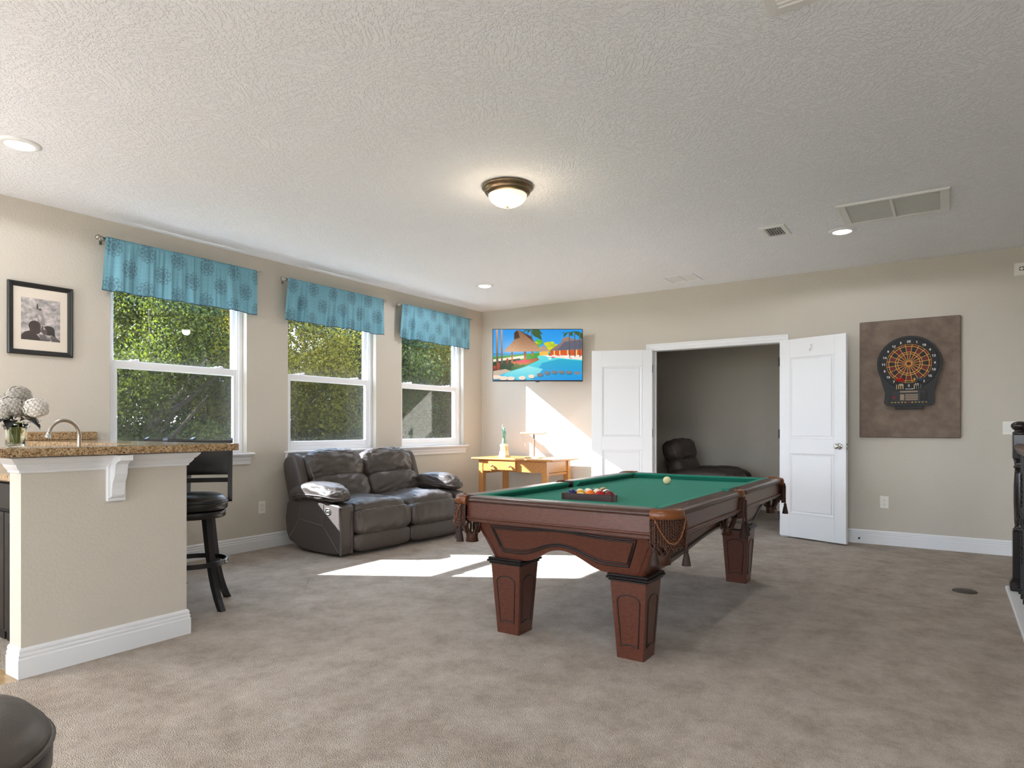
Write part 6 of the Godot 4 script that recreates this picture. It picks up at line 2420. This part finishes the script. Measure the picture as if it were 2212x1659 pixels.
# ------------------------------------------------------------------ the room behind the double doors
func den() -> void:
	var mb = MB.new()
	mb.box(Vector3(3.2, -0.1, -1.1), Vector3(6.6, 0.2, 2.08))
	struct("floor_den", mb, M.carpet, "beige carpet in the next room")
	mb = MB.new()
	mb.box(Vector3(3.2, CEIL / 2, -2.2), Vector3(6.8, CEIL, 0.16))
	struct("wall_den", mb, M.wall, "greige wall of the next room")
	mb = MB.new()
	mb.box(Vector3(6.5, CEIL / 2, -1.12), Vector3(0.16, CEIL, 2.0))
	struct("wall_den_side", mb, M.wall, "side wall of the next room")
	# recliner, side on
	var o = thing("recliner", "dark brown recliner armchair in the next room seen through the doorway", "armchair", Vector3(2.62, 0, -1.35), deg_to_rad(90))
	var wr = noise(6.0, 2, FastNoiseLite.TYPE_SIMPLEX_SMOOTH, 14)
	var soft = func(q: Vector3, p: Vector3) -> Vector3: return p + q * 0.012 * wr.get_noise_3d(p.x * 2, p.y * 2, p.z * 2)
	mb = MB.new()
	mb.puff(Vector3(0, 0.22, 0.0), Vector3(0.8, 0.4, 0.8), 6.0, 10)
	put("base", mb, M.leather_side, o)
	for s in [-1.0, 1.0]:
		mb = MB.new()
		mb.puff(Vector3(s * 0.36, 0.5, 0.14), Vector3(0.24, 0.22, 0.82), 3.0, 16, func(q: Vector3, p: Vector3) -> Vector3: return soft.call(q, p + Vector3(0, -0.05 * maxf(0.0, q.z - 0.4), 0)))
		put("arm", mb, M.leather_side, o)
	mb = MB.new()
	mb.puff(Vector3(0, 0.46, 0.2), Vector3(0.56, 0.2, 0.72), 4.0, 16, soft)
	put("seat_cushion", mb, M.leather_side, o)
	var tilt = Transform3D(Basis(Vector3.RIGHT, deg_to_rad(-14.0)), Vector3(0, 0.5, -0.22))
	mb = MB.new()
	mb.puff(Vector3(0, 0.1, 0), Vector3(0.72, 0.3, 0.3), 3.2, 16, soft, tilt)
	put("lumbar_pad", mb, M.leather_side, o)
	mb = MB.new()
	mb.puff(Vector3(0, 0.33, 0), Vector3(0.72, 0.32, 0.32), 3.0, 16, soft, tilt)
	put("head_pillow", mb, M.leather_side, o)

# ------------------------------------------------------------------ woods outside the windows
func leaf_cluster(n: int, spread: float, size: float, sd: int) -> ArrayMesh:
	var rng = RandomNumberGenerator.new()
	rng.seed = sd
	var mb = MB.new()
	for i in n:
		var c = Vector3(rng.randfn(), rng.randfn(), rng.randfn()) * spread * 0.45
		var d = Vector3(rng.randfn(), rng.randfn() * 0.6 - 0.25, rng.randfn()).normalized()
		var e = d.cross(Vector3(rng.randfn(), rng.randfn() + 1.0, rng.randfn()).normalized()).normalized()
		var nn = d.cross(e) * 0.16
		var L = size * rng.randf_range(0.7, 1.3)
		var w = L * 0.3
		mb.color(Color(1, 1, 1).lerp(Color(1.25, 1.0, 0.75), rng.randf()) * pow(rng.randf(), 1.6) * 1.7 + Color(0.2, 0.2, 0.2))
		mb.tri(c, c + d * L * 0.45 + e * w + nn * L, c + d * L)
		mb.tri(c, c + d * L, c + d * L * 0.45 - e * w + nn * L)
	return mb.done()

func foliage(parent: Node3D, mesh: ArrayMesh, m: Material, places: Array, rng: RandomNumberGenerator, called := "foliage") -> void:
	var mm = MultiMesh.new()
	mm.transform_format = MultiMesh.TRANSFORM_3D
	mm.mesh = mesh
	mm.instance_count = places.size()
	for i in places.size():
		var p: Vector3 = places[i]
		mm.set_instance_transform(i, Transform3D(Basis.from_euler(Vector3(rng.randf() * TAU, rng.randf() * TAU, rng.randf() * TAU)).scaled(Vector3.ONE * rng.randf_range(0.8, 1.25)), p))
	var o = MultiMeshInstance3D.new()
	o.multimesh = mm
	o.material_override = m
	o.name = called
	parent.add_child(o, true)
	o.set_meta("kind", "stuff")

func leaf_mat(c: Color, through: Color) -> StandardMaterial3D:
	return mat(c, 0.6, {"metallic_specular": 0.25, "backlight_enabled": true, "backlight": through, "vertex_color_use_as_albedo": true})

func outdoors() -> void:
	var rng = RandomNumberGenerator.new()
	rng.seed = 77
	var mb = MB.new()
	mb.box(Vector3(-30, -3.3, -6), Vector3(60, 0.4, 70))
	var gm = tri_map(mat(Color.WHITE, 0.95), 0.4)
	gm.albedo_texture = noise_tex(noise(0.02, 4), 256, grad2(rgb(58, 62, 34), rgb(104, 98, 66)))
	struct("ground", mb, gm, "leaf-strewn ground outside")
	var bark = tri_map(mat(Color.WHITE, 0.95), 2.0)
	bark.albedo_texture = noise_tex(noise(0.03, 4), 256, grad2(rgb(52, 46, 42), rgb(104, 94, 84)))
	relief(bark, noise_tex(noise(0.05, 4), 256), 3.0)
	var kinds = [  # leaf colours carry sunlit and shaded tones as well as kind
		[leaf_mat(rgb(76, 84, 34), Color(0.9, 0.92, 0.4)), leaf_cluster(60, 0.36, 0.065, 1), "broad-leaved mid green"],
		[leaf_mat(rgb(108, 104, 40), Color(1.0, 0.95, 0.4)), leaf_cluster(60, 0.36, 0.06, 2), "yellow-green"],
		[leaf_mat(rgb(62, 72, 32), Color(0.8, 0.84, 0.35)), leaf_cluster(60, 0.4, 0.08, 3), "dense shaded dark green"],
	]
	# [x, z, foot of crown, top, radius, kind, label]
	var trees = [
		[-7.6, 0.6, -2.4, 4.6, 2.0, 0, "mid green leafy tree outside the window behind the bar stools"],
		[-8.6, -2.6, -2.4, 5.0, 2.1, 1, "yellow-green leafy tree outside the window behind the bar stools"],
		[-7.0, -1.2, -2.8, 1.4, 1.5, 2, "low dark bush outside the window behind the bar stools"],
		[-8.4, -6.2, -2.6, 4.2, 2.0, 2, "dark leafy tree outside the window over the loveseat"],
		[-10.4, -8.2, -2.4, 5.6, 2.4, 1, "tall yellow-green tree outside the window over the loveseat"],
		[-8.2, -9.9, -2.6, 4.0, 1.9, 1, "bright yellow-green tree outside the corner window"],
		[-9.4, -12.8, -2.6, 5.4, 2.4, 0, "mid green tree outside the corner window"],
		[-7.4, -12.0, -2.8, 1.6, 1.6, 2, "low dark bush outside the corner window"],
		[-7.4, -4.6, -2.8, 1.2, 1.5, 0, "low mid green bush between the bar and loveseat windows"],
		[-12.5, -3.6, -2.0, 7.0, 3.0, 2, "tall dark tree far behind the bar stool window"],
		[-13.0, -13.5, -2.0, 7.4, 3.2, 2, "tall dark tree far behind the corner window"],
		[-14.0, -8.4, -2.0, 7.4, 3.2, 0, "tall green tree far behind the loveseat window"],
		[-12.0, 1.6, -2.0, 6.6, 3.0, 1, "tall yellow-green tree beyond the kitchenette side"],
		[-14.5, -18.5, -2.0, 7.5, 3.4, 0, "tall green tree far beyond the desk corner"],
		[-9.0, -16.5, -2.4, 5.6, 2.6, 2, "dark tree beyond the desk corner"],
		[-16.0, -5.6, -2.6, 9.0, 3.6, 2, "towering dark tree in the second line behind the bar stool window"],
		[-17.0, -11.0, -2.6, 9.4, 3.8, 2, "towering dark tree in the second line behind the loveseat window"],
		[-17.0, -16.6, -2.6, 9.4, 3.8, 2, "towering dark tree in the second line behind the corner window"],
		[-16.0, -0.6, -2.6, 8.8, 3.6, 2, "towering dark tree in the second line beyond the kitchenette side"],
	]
	for t in trees:
		var big: bool = t[3] > 2.0
		var o = thing("broadleaf_tree" if big else "leafy_bush", t[6], "tree" if big else "bush", Vector3(t[0], -3.1, t[1]), 0, "woods outside the windows")
		var h: float = t[3] + 3.1
		var r: float = t[4]
		var foot: float = t[2] + 3.1
		mb = MB.new()
		mb.smooth()
		var lean = Vector3(rng.randf_range(-0.5, 0.5), 0, rng.randf_range(-0.5, 0.5))
		var path = []
		var rad = []
		for i in 7:
			var v = i / 6.0
			path.append(Vector3(0, h * 0.8 * v, 0) + lean * v * v + Vector3(0.12 * sin(v * 5.0), 0, 0.1 * cos(v * 7.0)))
			rad.append(lerpf(0.2 if big else 0.05, 0.04, v))
		mb.tube(path, rad, 8)
		for k in (9 if big else 5):
			var v = rng.randf_range(0.3, 0.9)
			var a = rng.randf() * TAU
			var b = Vector3(0, h * 0.8 * v, 0) + lean * v * v
			var len = r * rng.randf_range(0.5, 0.9)
			mb.tube([b, b + Vector3(cos(a) * len * 0.5, len * 0.25, sin(a) * len * 0.5), b + Vector3(cos(a) * len, len * 0.65, sin(a) * len)], [0.06, 0.04, 0.015], 6)
		put("trunk", mb, bark, o)
		# crown: clumps of leaves round the limbs, thinner between
		var places = []
		var clumps = []
		for k in (64 if big else 30):
			var v = rng.randf()
			var y = lerpf(foot, h, v)
			var rr = r * (0.35 + 0.65 * sin(clampf(v * 0.85 + 0.12, 0, 1) * PI))
			var a = rng.randf() * TAU
			var q = rr * sqrt(rng.randf())
			clumps.append([Vector3(cos(a) * q, y, sin(a) * q) + lean * v, rng.randf_range(0.35, 0.75) * (1.0 if big else 0.8)])
		for c in clumps:
			for i in (26 if big else 22):
				var d = Vector3(rng.randfn(), rng.randfn() * 0.7, rng.randfn())
				places.append(c[0] + d.normalized() * c[1] * pow(rng.randf(), 0.5))
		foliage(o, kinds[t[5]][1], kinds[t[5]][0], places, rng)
	# fan palm
	var o = thing("fan_palm", "fan palm with drooping fronds outside the window over the loveseat", "palm", Vector3(-9.6, -3.1, -5.6))
	mb = MB.new()
	mb.smooth()
	mb.tube([Vector3(0, 0, 0), Vector3(0.1, 2.5, 0), Vector3(0, 4.9, 0.1)], [0.2, 0.16, 0.14], 10)
	put("trunk", mb, bark, o)
	var pm = leaf_mat(rgb(96, 108, 44), Color(0.7, 0.75, 0.3))
	for k in 22:
		var a = k * 2.4
		var up = lerpf(0.9, -0.7, k / 21.0)
		var dir = Vector3(cos(a) * cos(up), sin(up), sin(a) * cos(up))
		var c = Vector3(0, 4.9, 0.1) + dir * 0.7
		mb = MB.new()
		mb.color(Color(1, 1, 1))
		mb.tube([Vector3(0, 4.85, 0.1), Vector3(0, 4.9, 0.1) + dir * 0.4, c], 0.012, 5)
		var sd = dir.cross(Vector3.UP).normalized()
		var nn = sd.cross(dir)
		for i in 19:
			var w = lerpf(-1.5, 1.5, i / 18.0)
			var d = dir * cos(w) + sd * sin(w)
			var e = sd * cos(w) - dir * sin(w)
			mb.color(Color(1, 1, 1) * rng.randf_range(0.7, 1.2))
			var mid = c + d * 0.35 + nn * 0.03
			var tip = c + d * 0.62 - Vector3(0, 0.16, 0)
			mb.quad(c, mid + e * 0.022, tip, mid - e * 0.022)
		put("frond", mb, pm, o)
